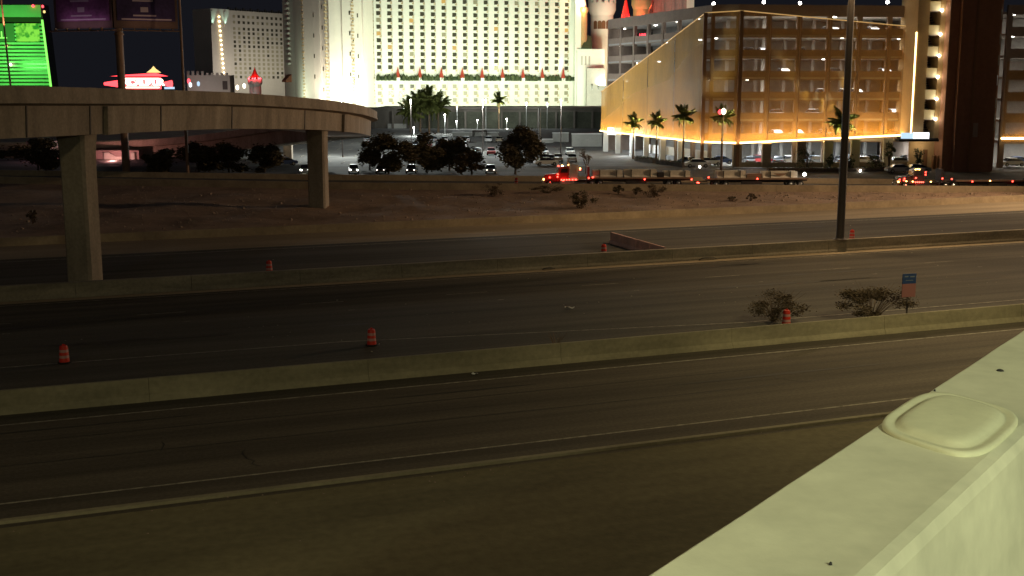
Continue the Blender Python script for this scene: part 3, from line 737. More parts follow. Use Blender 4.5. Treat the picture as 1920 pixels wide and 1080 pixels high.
for k, py in enumerate((11, 56, 96, 136, 177, 215, -34)):
    zc = at_y(1745, py, TY).z
    tbox(1735.2, 1755.8, 0.3, 0.55, zc - 0.8, zc + 0.8, 'landing_wall', M['cream'])
    tbox(1735.2, 1755.8, 0.56, 5, zc - 0.95, zc - 0.75, 'landing', M['garage'])
    for j in range(4): tbox(1744 + j * 2.4, 1746.4 + j * 2.4, 2.5, 3.5, zc - 1.5 - j * 0.42, zc - 1.35 - j * 0.42, 'stair_step', M['black'])
    b = MB(); b.lathe([(0.05, -0.22), (0.2, -0.12), (0.22, 0), (0.2, 0.12), (0.05, 0.22)], 10, (tx(1756), TY - 0.25)); b.v = [(x, y, z + zc - 0.75) for x, y, z in b.v]
    child(b, 'lamp', E_['lamp'], st)
    light('lamp_light', 'POINT', Vector((tx(1751), TY - 1.0, zc + 0.2)) - st.location, 34, (1, 0.8, 0.42), st, 0.15)
# dark block beside the stair tower
DY0 = 203.0
db = thing('dark_building', 'wide dark brown windowless building block right of the stair tower', 'building', (xy(1822, DY0).x, DY0, 2.4))
def dx(px): return at_y(px, 170, DY0).x
b = MB(); b.box(dx(1796), dx(1868), DY0, DY0 + 12, 2.0, 44); child(b, 'wall', M['garage_dark'], db)
b = MB(); b.box(dx(1778.5), dx(1796) - 0.01, DY0 + 1.2, DY0 + 12, 2.0, 44); child(b, 'wall', M['garage_dark'], db)
b = MB(); b.box(dx(1868) + 0.01, dx(1880), DY0 + 2, DY0 + 12, 2.0, 44); child(b, 'wall', M['garage_dark'], db)
b = MB(); b.box(dx(1822), dx(1826), DY0 - 0.12, DY0 - 0.01, 2.2, 44); child(b, 'drain_pipe', M['bronze'], db)
b = MB(); b.box(dx(1829), dx(1838), DY0 - 0.08, DY0 - 0.01, 8.2, 10.6); child(b, 'vent_panel', M['garage'], db)
for py in (25, 72, 112, 150, 193, 222, 236):
    z = at_y(1874, py, DY0).z; b = MB(); b.box(dx(1869.5), dx(1878), DY0 + 1.9, DY0 + 2.05, z - 0.9, z + 0.8)
    child(b, 'stair_window', M['pale_glass'] if py != 150 else M['white_paint'], db)
    light('stair_light', 'POINT', Vector((dx(1874), DY0 + 1.0, z + 0.8)) - db.location, 3.5, (0.9, 1, 0.95), db, 0.1)
# second garage, running out of the frame on the right
g2 = thing('parking_garage', 'second garage wing with lit open floors at the right edge of the picture', 'parking garage', (xy(1905, 206).x, 206, 2.6))
X0 = at_y(1880, 170, 206).x; X1 = X0 + 24
for i in range(7):
    z = FL[i] - 0.1 * 0; b = MB(); b.box(X0, X1, 206.3, 224, z - 0.35, z); child(b, 'floor_slab', M['garage_in'], g2)
    b = MB(); b.box(X0, X1, 206, 206.28, z - 0.5, z + 1.1); child(b, 'spandrel', M['garage'], g2)
    o = light('strip_light', 'AREA', Vector(((X0 + X1) / 2, 213, z - 0.5)) - g2.location, 500 if i else 1300, WHITE, g2, 22, None, size_y=0.6)
    for x in (X0 + 2.4, X0 + 8, X0 + 13): put('ceiling_light', fixm, g2, Vector((x + random.uniform(-1, 1), 208 + random.random() * 3, z - 0.36)) - g2.location)
b = MB(); b.box(X0, X1, 219, 219.3, 2.7, FL[6] - 0.4); child(b, 'core_wall', M['garage_in'], g2)
for k in range(5): b = MB(); b.box(X0 + 5.2 * k, X0 + 5.2 * k + 0.9, 205.9, 206.5, 2.7, FL[6] + 1.1); child(b, 'column', M['garage'], g2)
b = MB(); b.poly([(X0, 204.9, FL[0] - .2), (X1, 204.9, FL[0] - .2), (X1, 204.9, 21), (X0, 204.9, 21)]); child(b, 'mesh_panel', M['scrim'], g2)
b = MB(); b.tube([(X0 - 0.2, 204.7, 7.9), (X1, 204.7, 7.9)], 0.2, 8); child(b, 'led_strip', E_['strip'], g2)
o = light('wall_washer', 'AREA', Vector(((X0 + X1) / 2, 204.1, 7.6)) - g2.location, 500, (1, 0.66, 0.28), g2, 20, Vector(((X0 + X1) / 2, 204.6, 20)) - g2.location, size_y=0.2)
# white lit entrance sign on a canopy
q = at_y(1716, 254.5, 204.5); es = thing('entrance_sign', 'long lit blue and white sign on the canopy at the foot of the stair tower', 'sign', q)
b = MB(); b.box(-0.35, 2.35, -0.2, 0.2, -0.5, 0.55); b.build('sign_box', E_['sign_white'], es)
b = MB(); b.box(-2.4, -0.4, -0.15, 0.2, -0.5, 0.5); b.build('sign_box', E_['sign_blue'], es)
b = MB(); b.box(-2.9, 4.0, -0.4, 2.0, -0.95, -0.58); b.build('canopy', M['black'], es)
lob = thing('garage_lobby', 'small tan lobby with a dark doorway under the canopy of the stair tower', 'building', (xy(1735, 206).x, 207.5, 2.6))
def lbox(px0, px1, y0, y1, z0, z1, name, m): b = MB(); b.box(at_y(px0, 290, 206).x, at_y(px1, 290, 206).x, 206 + y0, 206 + y1, z0, z1); return child(b, name, m, lob)
lbox(1712, 1765, 2.2, 2.5, 2.6, 7.2, 'back_wall', M['tan_stucco']); lbox(1739, 1747, 2.1, 2.19, 2.6, 5.8, 'door', M['bronze'])
lbox(1749, 1754, -0.4, 0.3, 2.5, 4.9, 'pillar', M['bronze']); lbox(1758, 1763, -0.4, 0.3, 2.5, 4.9, 'pillar', M['bronze'])
light('lobby_light', 'POINT', Vector((xy(1735, 206).x, 206.2, 6.6)) - lob.location, 170, (1, 0.8, 0.55), lob, 0.3)
# roof lamps along the garage parapet
rl = MB(); rl.lathe([(0.05, 0), (0.25, 0.1), (0.28, 0.3), (0.2, 0.5), (0.02, 0.55)], 10); rl.mats = [E_['lamp']]; rlm = rl.mesh('roof_lamp')
for px, py in ((1338, 10), (1500, 9), (1432, 7), (1664, 7)):
    p = at_y(px, py, 214); o = put('roof_lamp', rlm, None, (p.x, 214, FL[6] + 1.0)); b = MB(); o.location.z = FL[6] + 1.52 if False else max(FL[6] + 1.1, p.z)
    tag(o, {1338: 'small lit roof lamp above the chamfered corner of the gold garage', 1500: 'lit roof lamp on the garage parapet left of the light pole', 1432: 'faint roof lamp between the corner and the middle of the garage parapet', 1664: 'lit roof lamp on the garage parapet right of the light pole'}[px], 'lamp', 'roof lamps on the garage')
    b.box(-0.05, 0.05, -0.05, 0.05, FL[6] - o.location.z, 0.0); b.build('post', M['mast'], o)

# ------------------------------------------------------------------ white hotel slab with its window grid
def pz(py, Y): return at_y(960, py, Y).z
HL = at_y(703, 180, 500); HR = at_y(1079, 180, 533)
HANG = math.atan2(HR.y - HL.y, HR.x - HL.x); HLEN = math.hypot(HR.y - HL.y, HR.x - HL.x)
hot = thing('hotel_slab', 'broad white floodlit hotel block with a grid of dark windows', 'hotel', (HL.x, HL.y, 4.0), HANG)
TOPZ = 66.0
b = MB(); b.box(0, HLEN, 0, 18, 0, TOPZ); b.build('wall', M['white_wall'], hot)
NC = 19; CX0 = 2.1; CPW = (HLEN - 4.6 - CX0) / (NC - 1)
def hz(py): return pz(py, 500) - 4.0
LEDGE = hz(150)
for k in range(NC + 1):
    x0 = 0.0 if k == 0 else CX0 + (k - 1) * CPW + 1.15; x1 = CX0 + k * CPW - 1.15 if k < NC else HLEN
    b = MB(); b.box(x0, x1, -0.42, -0.003, LEDGE + 0.2, TOPZ - 0.5); b.build('pilaster', M['white_wall'], hot)
    b = MB(); b.box(x0 + 0.3, x1 - 0.2, -0.22, -0.003, 0.5, LEDGE - 0.6); b.build('pilaster', M['white_wall'], hot)
def window_mesh(glass, w=1.75, h=1.65):
    b = MB(); b.mats = [glass, M['tan_panel'], M['white_paint']]
    b.box(-w / 2, w / 2, -0.10, -0.004, -h / 2, h / 2, 0)
    b.box(w / 2 - 0.45, w / 2 + 0.35, -0.14, -0.004, -h / 2 - 0.75, -h / 2 + 0.25, 1)
    b.box(-w / 2 - 0.05, w / 2 + 0.05, -0.16, -0.105, -h / 2 - 0.12, -h / 2 - 0.004, 2)
    return b.mesh('window')
wm_dark, wm_pale, wm_lit = window_mesh(M['dark_glass']), window_mesh(M['pale_glass']), window_mesh(E_['win_amber'])
rest = MB(); rest.mats = [M['dark_glass'], M['tan_panel']]; cnt = 0
for r in range(-3, 15):
    z = hz(126) + (hz(24.5) - hz(126)) / 8 * r if r >= 0 else hz((162, 175, 188)[-r - 1])
    for k in range(NC):
        x = CX0 + k * CPW
        if z > TOPZ - 3: continue
        rr = random.random()
        if r < 0: me = wm_dark if rr < 0.25 else wm_pale
        else: me = wm_dark if rr < 0.92 else (wm_lit if rr < 0.955 else wm_pale)
        if cnt < 298: put('window', me, hot, (x, 0, z)); cnt += 1
        else: rest.box(x - 0.87, x + 0.87, -0.10, -0.004, z - 0.82, z + 0.82, 0); rest.box(x + .4, x + 1.2, -.14, -.004, z - 1.5, z - 0.6, 1)
if rest.v: tag(rest.build('upper_windows', None, hot), kind='stuff')
# green tiled ledge with little red gables
b = MB(); b.prism([Vector((0.6, -0.03, -0.2)), Vector((0.6, -1.7, -0.2)), Vector((0.6, -1.7, 0.35)), Vector((0.6, -0.44, 1.55)), Vector((0.6, -0.03, 1.55))], Vector((0, 0, LEDGE)), Vector((HLEN - 1.2, 0, LEDGE)))
b.build('ledge_roof', M['green_roof'], hot)
b = MB()
for k in range(160):
    x = random.uniform(0.8, HLEN - 1.5); k2 = random.uniform(.9, 1.9); b.lathe([(0.35, LEDGE - 0.3), (0.6, LEDGE + 0.2), (0.45 * k2, LEDGE + 0.9 * k2), (0.05, LEDGE + 1.5 * k2)], 5, (x, -1.55 + random.uniform(-.3, .3)))
tag(b.build('ledge_planting', M['hedge'], hot), kind='stuff')
gb = MB(); gb.mats = [M['red_roof'], M['white_wall']]
gb.box(-0.75, 0.75, -2.3, -1.2, -0.4, 1.0, 1); gb.lathe([(1.15, 1.0), (0.7, 2.6), (0.05, 5.6)], 4, (0, -1.75), 0, smooth=False); gm = gb.mesh('gable')
for px in (745, 786, 826, 865, 902, 940, 978, 1014, 1053):
    k = (px - 703) / 376; f = k * 500 / (533 - k * 33) if False else k * (1 - 0.066 * (1 - k)) ; put('gable', gm, hot, (f * HLEN, 0, LEDGE))
# uplights on the ledge and floodlights on the podium roof
for px, pw in ((722, 5200), (741, 9000), (763, 11000), (790, 3000), (812, 2000), (845, 4500), (880, 3000), (917, 3500), (930, 4500), (955, 5200), (985, 4000), (1010, 10000), (1030, 11000), (1047, 9000), (1066, 4500)):
    f = (px - 703) / 376; x = f * (1 - 0.066 * (1 - f)) * HLEN
    light('ledge_uplight', 'SPOT', (x, -1.75, LEDGE + 1.0), pw * 0.95, (0.98, 1.0, 0.70), hot, 0.15, (x, -0.2, LEDGE + 13), R(44), 0.9)
for k in range(6):
    x = HLEN * (k + 0.5) / 6; light('floodlight', 'AREA', (x, -48, 9), 11500, (0.92, 1.0, 0.72), hot, 10, (x, 0, 42), size_y=1.5)
# corner tower of the hotel
tw = thing('hotel_corner_tower', 'bright cream corner tower of the hotel with slit windows and tan quoins', 'tower', tuple(at_y(620, 180, 492))[:2] + (4.0,))
TP = [(534, 530), (553.5, 516), (570, 492), (590, 486), (613, 481), (663, 486), (676, 489), (690, 494), (703.4, 500.6)]
TPV = [Vector((at_y(a, 160, c).x, c, 0)) for a, c in TP]
back = [Vector((TPV[-1].x + 5, 525, 0)), Vector((TPV[0].x + 3, 560, 0))]
b = MB(); b.prism(TPV + back, Vector((0, 0, 4)), Vector((0, 0, TOPZ + 6))); child(b, 'wall', M['tower_wall'], tw)
def on_facet(i, f, z, w, h, proud, m, name, mb=None):
    P, Q = TPV[i], TPV[i + 1]; u = (Q - P).normalized(); n = Vector((u.y, -u.x, 0)); c = P.lerp(Q, f)
    b = mb or MB()
    b.prism([c - u * w / 2 + n * 0.004, c + u * w / 2 + n * 0.004, c + u * w / 2 + n * proud, c - u * w / 2 + n * proud], Vector((0, 0, z - h / 2)), Vector((0, 0, z + h / 2)))
    return b if mb is not None else child(b, name, m, tw)
for i, f, y0 in ((3, 0.05, 28), (3, 0.75, 14), (4, 0.3, 3), (4, 0.9, 24), (5, 0.1, 36), (5, 0.75, 28)):
    for k in range(-1, 6):
        py = y0 + k * 38.5
        if py > 175: continue
        on_facet(i, f, pz(py, 485), 0.55, 1.6, 0.12, M['dark_glass'], 'slit_window')
for i, f in ((2, 0.02), (4, 0.02), (5, 0.02), (7, 0.98)):      # quoins: alternating stones at the corners
    b = MB()
    for k in range(48):
        z = 5 + k * 1.3; on_facet(i, f if f < .5 else f, z, 0.9 if k % 2 else 1.7, 0.65, 0.18, None, '', b)
    tag(child(b, 'quoin_strip', M['quoin'], tw), kind='stuff')
on_facet(3, 0.55, 36, 1.5, 64, 0.8, M['tower_wall'], 'pilaster'); on_facet(4, 0.22, 36, 2.5, 64, 0.7, M['tower_wall'], 'pilaster')
on_facet(4, 0.62, 36, 0.3, 64, 0.5, M['tower_wall'], 'pilaster'); on_facet(6, 0.5, 36, 1.8, 64, 0.8, M['tower_wall'], 'pilaster')
for k in range(15): on_facet(0, 0.55, pz(12 + k * 9.4 - 24, 523), 4.0, 0.9, 1.2, M['white_wall'], 'balcony')
p = TPV[0].lerp(TPV[1], 0.5); b = MB(); u = (TPV[1] - TPV[0]).normalized(); n = Vector((u.y, -u.x, 0)); za = pz(154, 520)
b.prism([Vector((0, 0, 0)) , n * 2.6 + Vector((0, 0, 0)), n * 2.6 + Vector((0, 0, 0.9)), Vector((0, 0, 3.4))], p - u * 3.2 + Vector((0, 0, za)), p + u * 3.0 + Vector((0, 0, za)))
child(b, 'awning_roof', M['brown_roof'], tw)
for (px, Y, pw, c) in ((560, 470, 4800, (1, 0.98, 0.72)), (600, 466, 6800, (1, 0.95, 0.8)), (640, 466, 5200, (1, 0.93, 0.72)), (688, 476, 11500, (0.97, 1, 0.82))):
    q = at_y(px, 205, Y); light('floodlight', 'AREA', Vector((q.x, Y, 8)) - tw.location, pw * 0.62, c, tw, 5, Vector((q.x + 1, Y + 20, 40)) - tw.location, size_y=1.2)
q = at_y(528, 205, 488); light('floodlight', 'AREA', Vector((q.x, 486, 10)) - tw.location, 2600, (0.85, 1.0, 0.72), tw, 4, Vector((at_y(545, 100, 523).x, 523, 40)) - tw.location, size_y=1.2)
q = at_y(662, 186, 484); light('pink_uplight', 'SPOT', Vector((q.x, 483.5, 9)) - tw.location, 9000, (1, 0.32, 0.32), tw, 0.2, Vector((q.x, 487, 18)) - tw.location, R(60), 0.9)
q = at_y(600, 186, 480); light('pink_uplight', 'SPOT', Vector((q.x, 477, 6)) - tw.location, 9000, (1, 0.55, 0.4), tw, 0.2, Vector((q.x, 485, 24)) - tw.location, R(60), 0.9)

# farther hotel wing on the left
WL, WM, WR = at_y(390, 100, 690), at_y(430, 100, 676), at_y(545, 100, 712)
wg = thing('hotel_wing', 'dimmer grey hotel wing with small windows, behind the end of the flyover', 'hotel', (WM.x, WM.y, 4.0), math.atan2(WR.y - WM.y, WR.x - WM.x))
WLEN = math.hypot(WR.x - WM.x, WR.y - WM.y); WT = pz(19, 676) - 4
b = MB(); b.box(0, WLEN, 0, 16, 0, WT); b.build('wall', M['grey_wall'], wg)
b = MB()
for k in range(26): b.box(0.4 + k * WLEN / 26, 1.0 + k * WLEN / 26 + .3, -0.3, 0.6, WT + 0.004, WT + 0.9 + (k % 3 == 0) * 0.8)
tag(b.build('roof_crenels', M['black'], wg), kind='stuff')
b = MB(); b.box(-12.6, -0.01, -1.0, 15, 0, WT + 0.3); b.build('stair_wall', M['grey_wall'], wg)
for k, x in enumerate((-11.8, -3.0)):
    b = MB(); b.box(x - 0.6, x + 0.6, -1.4, -1.01, WT - 9, WT - 1); b.build('pilaster', M['grey_wall'], wg)
    light('green_uplight', 'SPOT', (x, -3.0, WT - 9.5), 2600, (0.55, 1.0, 0.8), wg, 0.2, (x, -1, WT - 2), R(50))
lm = MB(); lm.lathe([(0.05, -.45), (0.42, -.2), (0.42, .2), (0.05, .45)], 8); lm.mats = [E_['warm']]; lmm = lm.mesh('stair_lamp')
for k in range(13): put('stair_lamp', lmm, wg, (-7.3 + 0.15 * k, -1.45, WT - 4 - k * 2.55))
wmesh = MB(); wmesh.box(-0.8, 0.8, -0.08, -0.004, -0.75, 0.75); wmesh.mats = [M['dark_glass']]; ws = wmesh.mesh('window')
wp = MB(); wp.box(-0.8, 0.8, -0.08, -0.004, -0.75, 0.75); wp.mats = [M['pale_glass']]; wps = wp.mesh('window')
for r in range(14):
    for k in range(12):
        y = (30, 41)[r] if r < 2 else 53 + (r - 2) * 8.3
        put('window', ws if random.random() < (0.7 if r < 7 else 0.15) else wps, wg, (4.2 + k * (WLEN - 6) / 11.5, 0, pz(y, 676) - 4))
for k in range(3): light('floodlight', 'AREA', (WLEN * (k + .3) / 3 , -32, 12), 3600, (1.0, 0.93, 0.74), wg, 8, (WLEN * (k + .4) / 3, 0, 40), size_y=1.5)
light('floodlight', 'AREA', (-8, -26, 12), 3600, (1.0, 0.86, 0.8), wg, 6, (-8, 0, 40), size_y=1.5)

# low buildings and red-capped turret in front of the wing
def block(name, label, cat, px0, px1, py0, py1, Y, m, depth=10, zb=4.0):
    a, c = at_y(px0, py1, Y), at_y(px1, py1, Y); r = thing(name, label, cat, ((a.x + c.x) / 2, Y, zb))
    b = MB(); b.box(a.x, c.x, Y, Y + depth, zb, pz(py0, Y)); child(b, 'wall', m, r); return r, a.x, c.x
r, xa, xc = block('low_building', 'low pale wall building at the foot of the grey hotel wing', 'building', 352, 432, 141, 175, 620, M['grey_wall'])
b = MB()
for k in range(9): b.box(xa + k * 2.5, xa + k * 2.5 + 1.2, 620, 621, pz(141, 620) + .004, pz(141, 620) + 1.2 + (k < 4) * 0.9)
tag(child(b, 'roof_crenels', M['grey_wall'], r), kind='stuff')
b = MB(); b.box(at_y(417, 150, 620).x, at_y(426, 150, 620).x, 619.8, 619.99, pz(168, 620), pz(152, 620)); child(b, 'dark_panel', M['mast'], r)
for px, py, k in ((354, 152, 'led_red'), (357, 159, 'sign_white'), (372, 157, 'sign_blue'), (445, 164, 'neon_white'), (458, 161, 'neon_white')):
    p = at_y(px, py, 612); b = MB(); b.lathe([(0.1, -1.3), (0.7, -0.8), (0.8, 0.6), (0.1, 1.3)], 8); b.v = [(x + p.x, y + 612, z + p.z) for x, y, z in b.v]; child(b, 'lamp', E_[k], r)
light('floodlight', 'AREA', Vector(((xa + xc) / 2, 598, 6)) - r.location, 1900, (1, .84, .78), r, 6, Vector(((xa + xc) / 2, 620, 14)) - r.location, size_y=1)
def turret(name, label, px, pyb, pyt, wpx, Y, wall_m, roof_m, cone_top, group=None, crown=True, zb=4.0):
    c = at_y(px, pyb, Y); rad = wpx / 2 * Y / 2232; r = thing(name, label, 'turret', (c.x, Y, zb))
    zt = pz(pyt, Y) - zb
    b = MB(); b.lathe([(rad, 0), (rad, zt - rad * 1.1)], 20); b.build('shaft', wall_m, r)
    b = MB(); b.lathe([(rad * 0.98, zt - rad * 1.1), (rad * 1.22, zt - rad * 0.6), (rad * 1.22, zt)], 20); b.build('crown', wall_m, r)
    if crown:
        for k in range(14):
            a = 2 * math.pi * k / 14; b = MB(); x, y = rad * 1.1 * math.cos(a), rad * 1.1 * math.sin(a)
            b.box(-rad * .15, rad * .15, -rad * .12, rad * .12, 0.004, rad * 0.32, 0, Matrix.Translation((x, y, zt)) @ Matrix.Rotation(a + math.pi / 2, 4, 'Z')); b.build('merlon', wall_m, r)
    if roof_m: 
        hc = pz(cone_top, Y) - pz(pyt, Y)
        b = MB(); b.lathe([(rad * 0.98, zt + 0.01), (rad * 0.8, zt + hc * 0.14), (rad * 0.42, zt + hc * 0.5), (rad * 0.03, zt + hc)], 20); b.build('cone_roof', roof_m, r)
        b = MB(); b.tube([(0, 0, zt + hc * 0.98), (0, 0, zt + hc * 1.12)], rad * 0.03, 6); b.build('finial', roof_m, r)
    return r, rad, zt
r, rad, zt = turret('castle_turret', 'grey turret with a glowing red cone roof beyond the flyover', 479, 172, 149, 22, 560, M['grey_wall'], M['red_roof'], 127)
for a in (-2.4, -1.5, -0.7): light('red_light', 'POINT', (rad * 1.5 * math.cos(a), rad * 1.5 * math.sin(a), zt + 0.8), 900, (1, 0.06, 0.08), r, 0.2)
light('white_light', 'SPOT', (-2, -9, 2), 1800, (0.9, 1, 1), r, 0.3, (0, 0, zt - 2), R(60))

# castle side of the resort, right of the slab and above the garage
r, xa, xc = block('castle_wing', 'pale castle-like wing with narrow slots between the white hotel and the gold garage', 'building', 1081, 1132, 92, 240, 528, M['white_wall'], 14)
for px in (1091, 1098, 1105): b = MB(); x = at_y(px, 115, 528).x; b.box(x - 0.35, x + 0.35, 527.9, 527.996, pz(122, 528), pz(105, 528)); child(b, 'slot', M['grey_conc'], r)
for px, y0, y1 in ((1109, 168, 157), (1121, 168, 160)): b = MB(); x = at_y(px, 115, 527).x; b.box(x - 0.4, x + 0.4, 522.2, 522.29, pz(y0, 527), pz(y1, 527)); child(b, 'slot', M['dark_glass'], r)
xx = at_y(1100, 150, 523).x; b = MB(); b.box(xx, xc - 0.1, 522.3, 527.98, 4, pz(128, 523)); child(b, 'bay', M['grey_conc'], r)
b = MB(); a, c = at_y(1089, 90, 527).x, at_y(1110, 90, 527).x
b.prism([Vector((a, 527, pz(92, 527))), Vector((c, 527, pz(92, 527))), Vector((c, 532, pz(70, 527))), Vector((a + 3.4, 532, pz(66, 527)))], Vector((0, 0, 0)), Vector((0, 0, 0.4))); child(b, 'lean_to_roof', M['green_roof'], r)
b = MB(); b.box(at_y(1078, 100, 530).x, at_y(1089, 100, 530).x, 529.5, 536, 4, pz(-10, 530)); child(b, 'corner_pier', M['white_wall'], r)
light('floodlight', 'AREA', Vector(((xa + xc) / 2, 500, 8)) - r.location, 1700, (0.95, 1, 0.82), r, 8, Vector(((xa + xc) / 2, 528, 22)) - r.location, size_y=1.5)
r, rad, zt = turret('castle_turret', 'slim turret with a pale lit cone roof beside the white hotel', 1093, 92, 17, 15, 531, M['tan_stucco'], M['white_wall'], -28)
light('lamp_light', 'POINT', (0, -rad * 1.9, zt - 0.5), 1500, (1, 0.72, 0.3), r, 0.3); light('lamp_light', 'POINT', (-rad, -rad * 1.9, zt + 4), 1500, (1, 0.9, 0.5), r, 0.3)
r, rad, zt = turret('castle_tower', 'wide cream drum tower with dark arches under its flared crown', 1128, 92, 6, 42, 548, M['white_wall'], None, 0)
for a in (-2.25, -1.85, -1.5, -1.1):
    T = Matrix.Rotation(a + math.pi / 2, 4, 'Z'); b = MB(); b.box(-0.9, 0.9, -rad - 0.12, -rad + 0.05, zt - rad * 1.1 - 6.0, zt - rad * 1.1 - 3.2, 0, T)
    b.prism([T @ Vector((0.9 * math.cos(j * math.pi / 8), -rad - 0.12, zt - rad * 1.1 - 3.2 + 0.9 * math.sin(j * math.pi / 8))) for j in range(9)], Vector((0, 0, 0)), T @ Vector((0, 0.17, 0)))
    b.build('arch', M['bronze'], r)
light('floodlight', 'AREA', (0, -26, 14), 7000, (1, 0.82, 0.55), r, 6, (0, 0, zt - 6), size_y=1.5)
r, rad, zt = turret('castle_turret', 'tall red-lit cone turret rising behind the left end of the gold garage', 1172, 92, 37, 20, 520, M['red_roof'], M['red_roof'], -14, crown=False)
for a in (-2.5, -1.9, -1.3, -0.7): light('red_light', 'POINT', (rad * 1.9 * math.cos(a), rad * 1.9 * math.sin(a), zt + 0.4), 2600, (1, 0.05, 0.08), r, 0.25)
light('red_light', 'POINT', (0, -rad * 1.7, zt + 6), 1500, (1, 0.05, 0.08), r, 0.2)
b = MB()
for k in range(4): a = -2.6 + k * 0.7; b.lathe([(.05, zt - .3), (.32, zt), (.05, zt + .4)], 6, (rad * 1.5 * math.cos(a), rad * 1.5 * math.sin(a)))
b.build('lamp', E_['neon_red'], r)
r, rad, zt = turret('castle_tower', 'drum tower with an orange and red lit crown behind the gold garage', 1201, 92, 1, 30, 545, M['tan_stucco'], None, 0)
light('lamp_light', 'AREA', (-4, -20, 20), 3800, (1, 0.6, 0.3), r, 4, (0, 0, zt - 3), size_y=1.5)
light('red_light', 'POINT', (-1, -rad - 1.6, zt - 8.0), 1500, (1, 0.1, 0.05), r, 0.3)
r, xa, xc = block('castle_wing', 'dim pinkish castle wall with a pale corner strip above the garage roof', 'building', 1216, 1296, -30, 200, 552, M['far_paint'], 12)
b = MB(); b.box(at_y(1287, 50, 551).x, xc + 0.1, 551.4, 551.99, 4, pz(-30, 552)); child(b, 'corner_strip', M['white_wall'], r)
for px in (1227, 1243, 1262, 1276): b = MB(); x = at_y(px, 50, 551).x; b.box(x - 0.6, x + 0.6, 551.5, 551.99, 4, pz(-30, 552)); child(b, 'pilaster', M['far_paint'], r)
light('floodlight', 'AREA', Vector((xc - 2, 530, 20)) - r.location, 3600, (1, 0.9, 0.8), r, 8, Vector((xc - 3, 552, 50)) - r.location, size_y=1.5)
light('red_light', 'POINT', Vector((at_y(1222, 20, 545).x, 545, pz(14, 545))) - r.location, 1200, (1, 0.12, 0.06), r, 0.3)

# dark podium between the lot and the hotel
r, xa, xc = block('podium_building', 'long dark low podium at the back of the car park, below the white hotel', 'building', 688, 1160, 204, 300, 372, M['podium'], 60, 3.5)
b = MB(); b.box(at_y(792, 220, 371).x, xc - 0.2, 371.2, 371.98, 3.5, pz(210, 371)); child(b, 'green_wall', M['podium_green'], r)
b = MB(); b.box(xa - 0.4, xc + 0.4, 371.0, 372.5, pz(204, 372) + 0.01, pz(204, 372) + 0.5); child(b, 'roof_edge', M['podium'], r)
for k in range(14): b = MB(); x = xa + (xc - xa) * (k + 0.5) / 14; b.box(x - 0.3, x + 0.3, 370.7, 371.19, 3.5, pz(208, 371)); child(b, 'pier', M['podium'], r)
b = MB(); b.box(at_y(727, 240, 371).x, at_y(762, 240, 371).x, 371.0, 371.3, 3.8, pz(232, 371)); child(b, 'roller_door', M['grey_conc'], r)
# bright retaining walls at the back of the lot
for px0, px1, py0, py1, Y, lab in ((848, 935, 249, 275, 318, 'pale wall with a dark open frame at the back of the car park'),
                                   (1036, 1066, 250, 285, 290, 'tall pale concrete wall beside the ramp, left of the gold garage'),
                                   (1014, 1036, 262, 285, 286, 'lower stepped pale wall left of the tall one by the garage ramp'),
                                   (1072, 1128, 252, 290, 272, 'pale concrete wall running up to the left end of the gold garage')):
    r, xa, xc = block('retaining_wall', lab, 'wall', px0, px1, py0, py1, Y, M['grey_conc'], 0.5, 3.0)
    b = MB(); b.box(xa - 0.1, xc + 0.1, Y - 0.1, Y + 0.6, pz(py0, Y) + 0.004, pz(py0, Y) + 0.25); child(b, 'coping', M['white_paint'], r)
    if px0 == 848:
        for x0, x1, y0, y1 in ((886, 888, 246, 272), (911, 913, 246, 272), (886, 913, 244, 247), (866, 900, 261, 267)):
            b = MB(); b.box(at_y(x0, 250, Y).x, at_y(x1, 250, Y).x, Y - 1.0, Y - 0.12, pz(y1, Y), pz(y0, Y) - (0.01 if y0 == 246 else 0)); child(b, 'steel_frame', M['mast'], r)

# ------------------------------------------------------------------ green lit building far left
GYL = at_y(-40, 100, 900); GYR = at_y(98, 155, 900)
gr = thing('green_hotel', 'far green floodlit building with dark horizontal bands and a bright screen', 'hotel', (GYR.x, 900, 4.0))
GW = GYR.x - GYL.x; GH = pz(8, 900) - 4
def gbx(x0, x1, y0, y1, z0, z1, name, m): b = MB(); b.box(x0, x1, y0, y1, z0, z1); return b.build(name, m, gr)
b = MB(); b.prism([Vector((-GW, 0, 0)), Vector((0, 0, 0)), Vector((-4.4, 0, GH)), Vector((-GW, 0, GH))], Vector((0, 0, 0)), Vector((0, 14, 0))); b.build('core', M['dark_glass'], gr)
zb = pz(32, 900) - 4; k = 0; z = pz(160, 900) - 4
while z < zb - 4:
    sh = 4.4 * z / GH + 0.5; gbx(-GW, -sh, -1.0, -0.01, z, z + 1.55, 'floor_band', M['green_bld']); z += 2.75
gbx(-GW, -4.6, -1.4, -0.01, zb, GH - 0.6, 'roof_fascia', M['green_bld'])
sx0, sx1, sz0, sz1 = at_y(30, 60, 899).x - GYR.x, at_y(74, 60, 899).x - GYR.x, pz(78, 899) - 4, pz(44, 899) - 4
me_b = MB(); me_b.box(sx0, sx1, -1.6, -1.05, sz0, sz1)
scr = bpy.data.materials.new('green_screen'); scr.use_nodes = True; nt = scr.node_tree; bs = nt.nodes['Principled BSDF']
tc = nn(nt, 'ShaderNodeTexCoord'); no = nn(nt, 'ShaderNodeTexNoise'); no.inputs['Scale'].default_value = 0.22; no.inputs['Detail'].default_value = 2; rp = nn(nt, 'ShaderNodeValToRGB')
rp.color_ramp.elements[0].position = 0.42; rp.color_ramp.elements[0].color = (0.03, 0.35, 0.02, 1); rp.color_ramp.elements[1].position = 0.56; rp.color_ramp.elements[1].color = (0.32, 1.0, 0.08, 1)
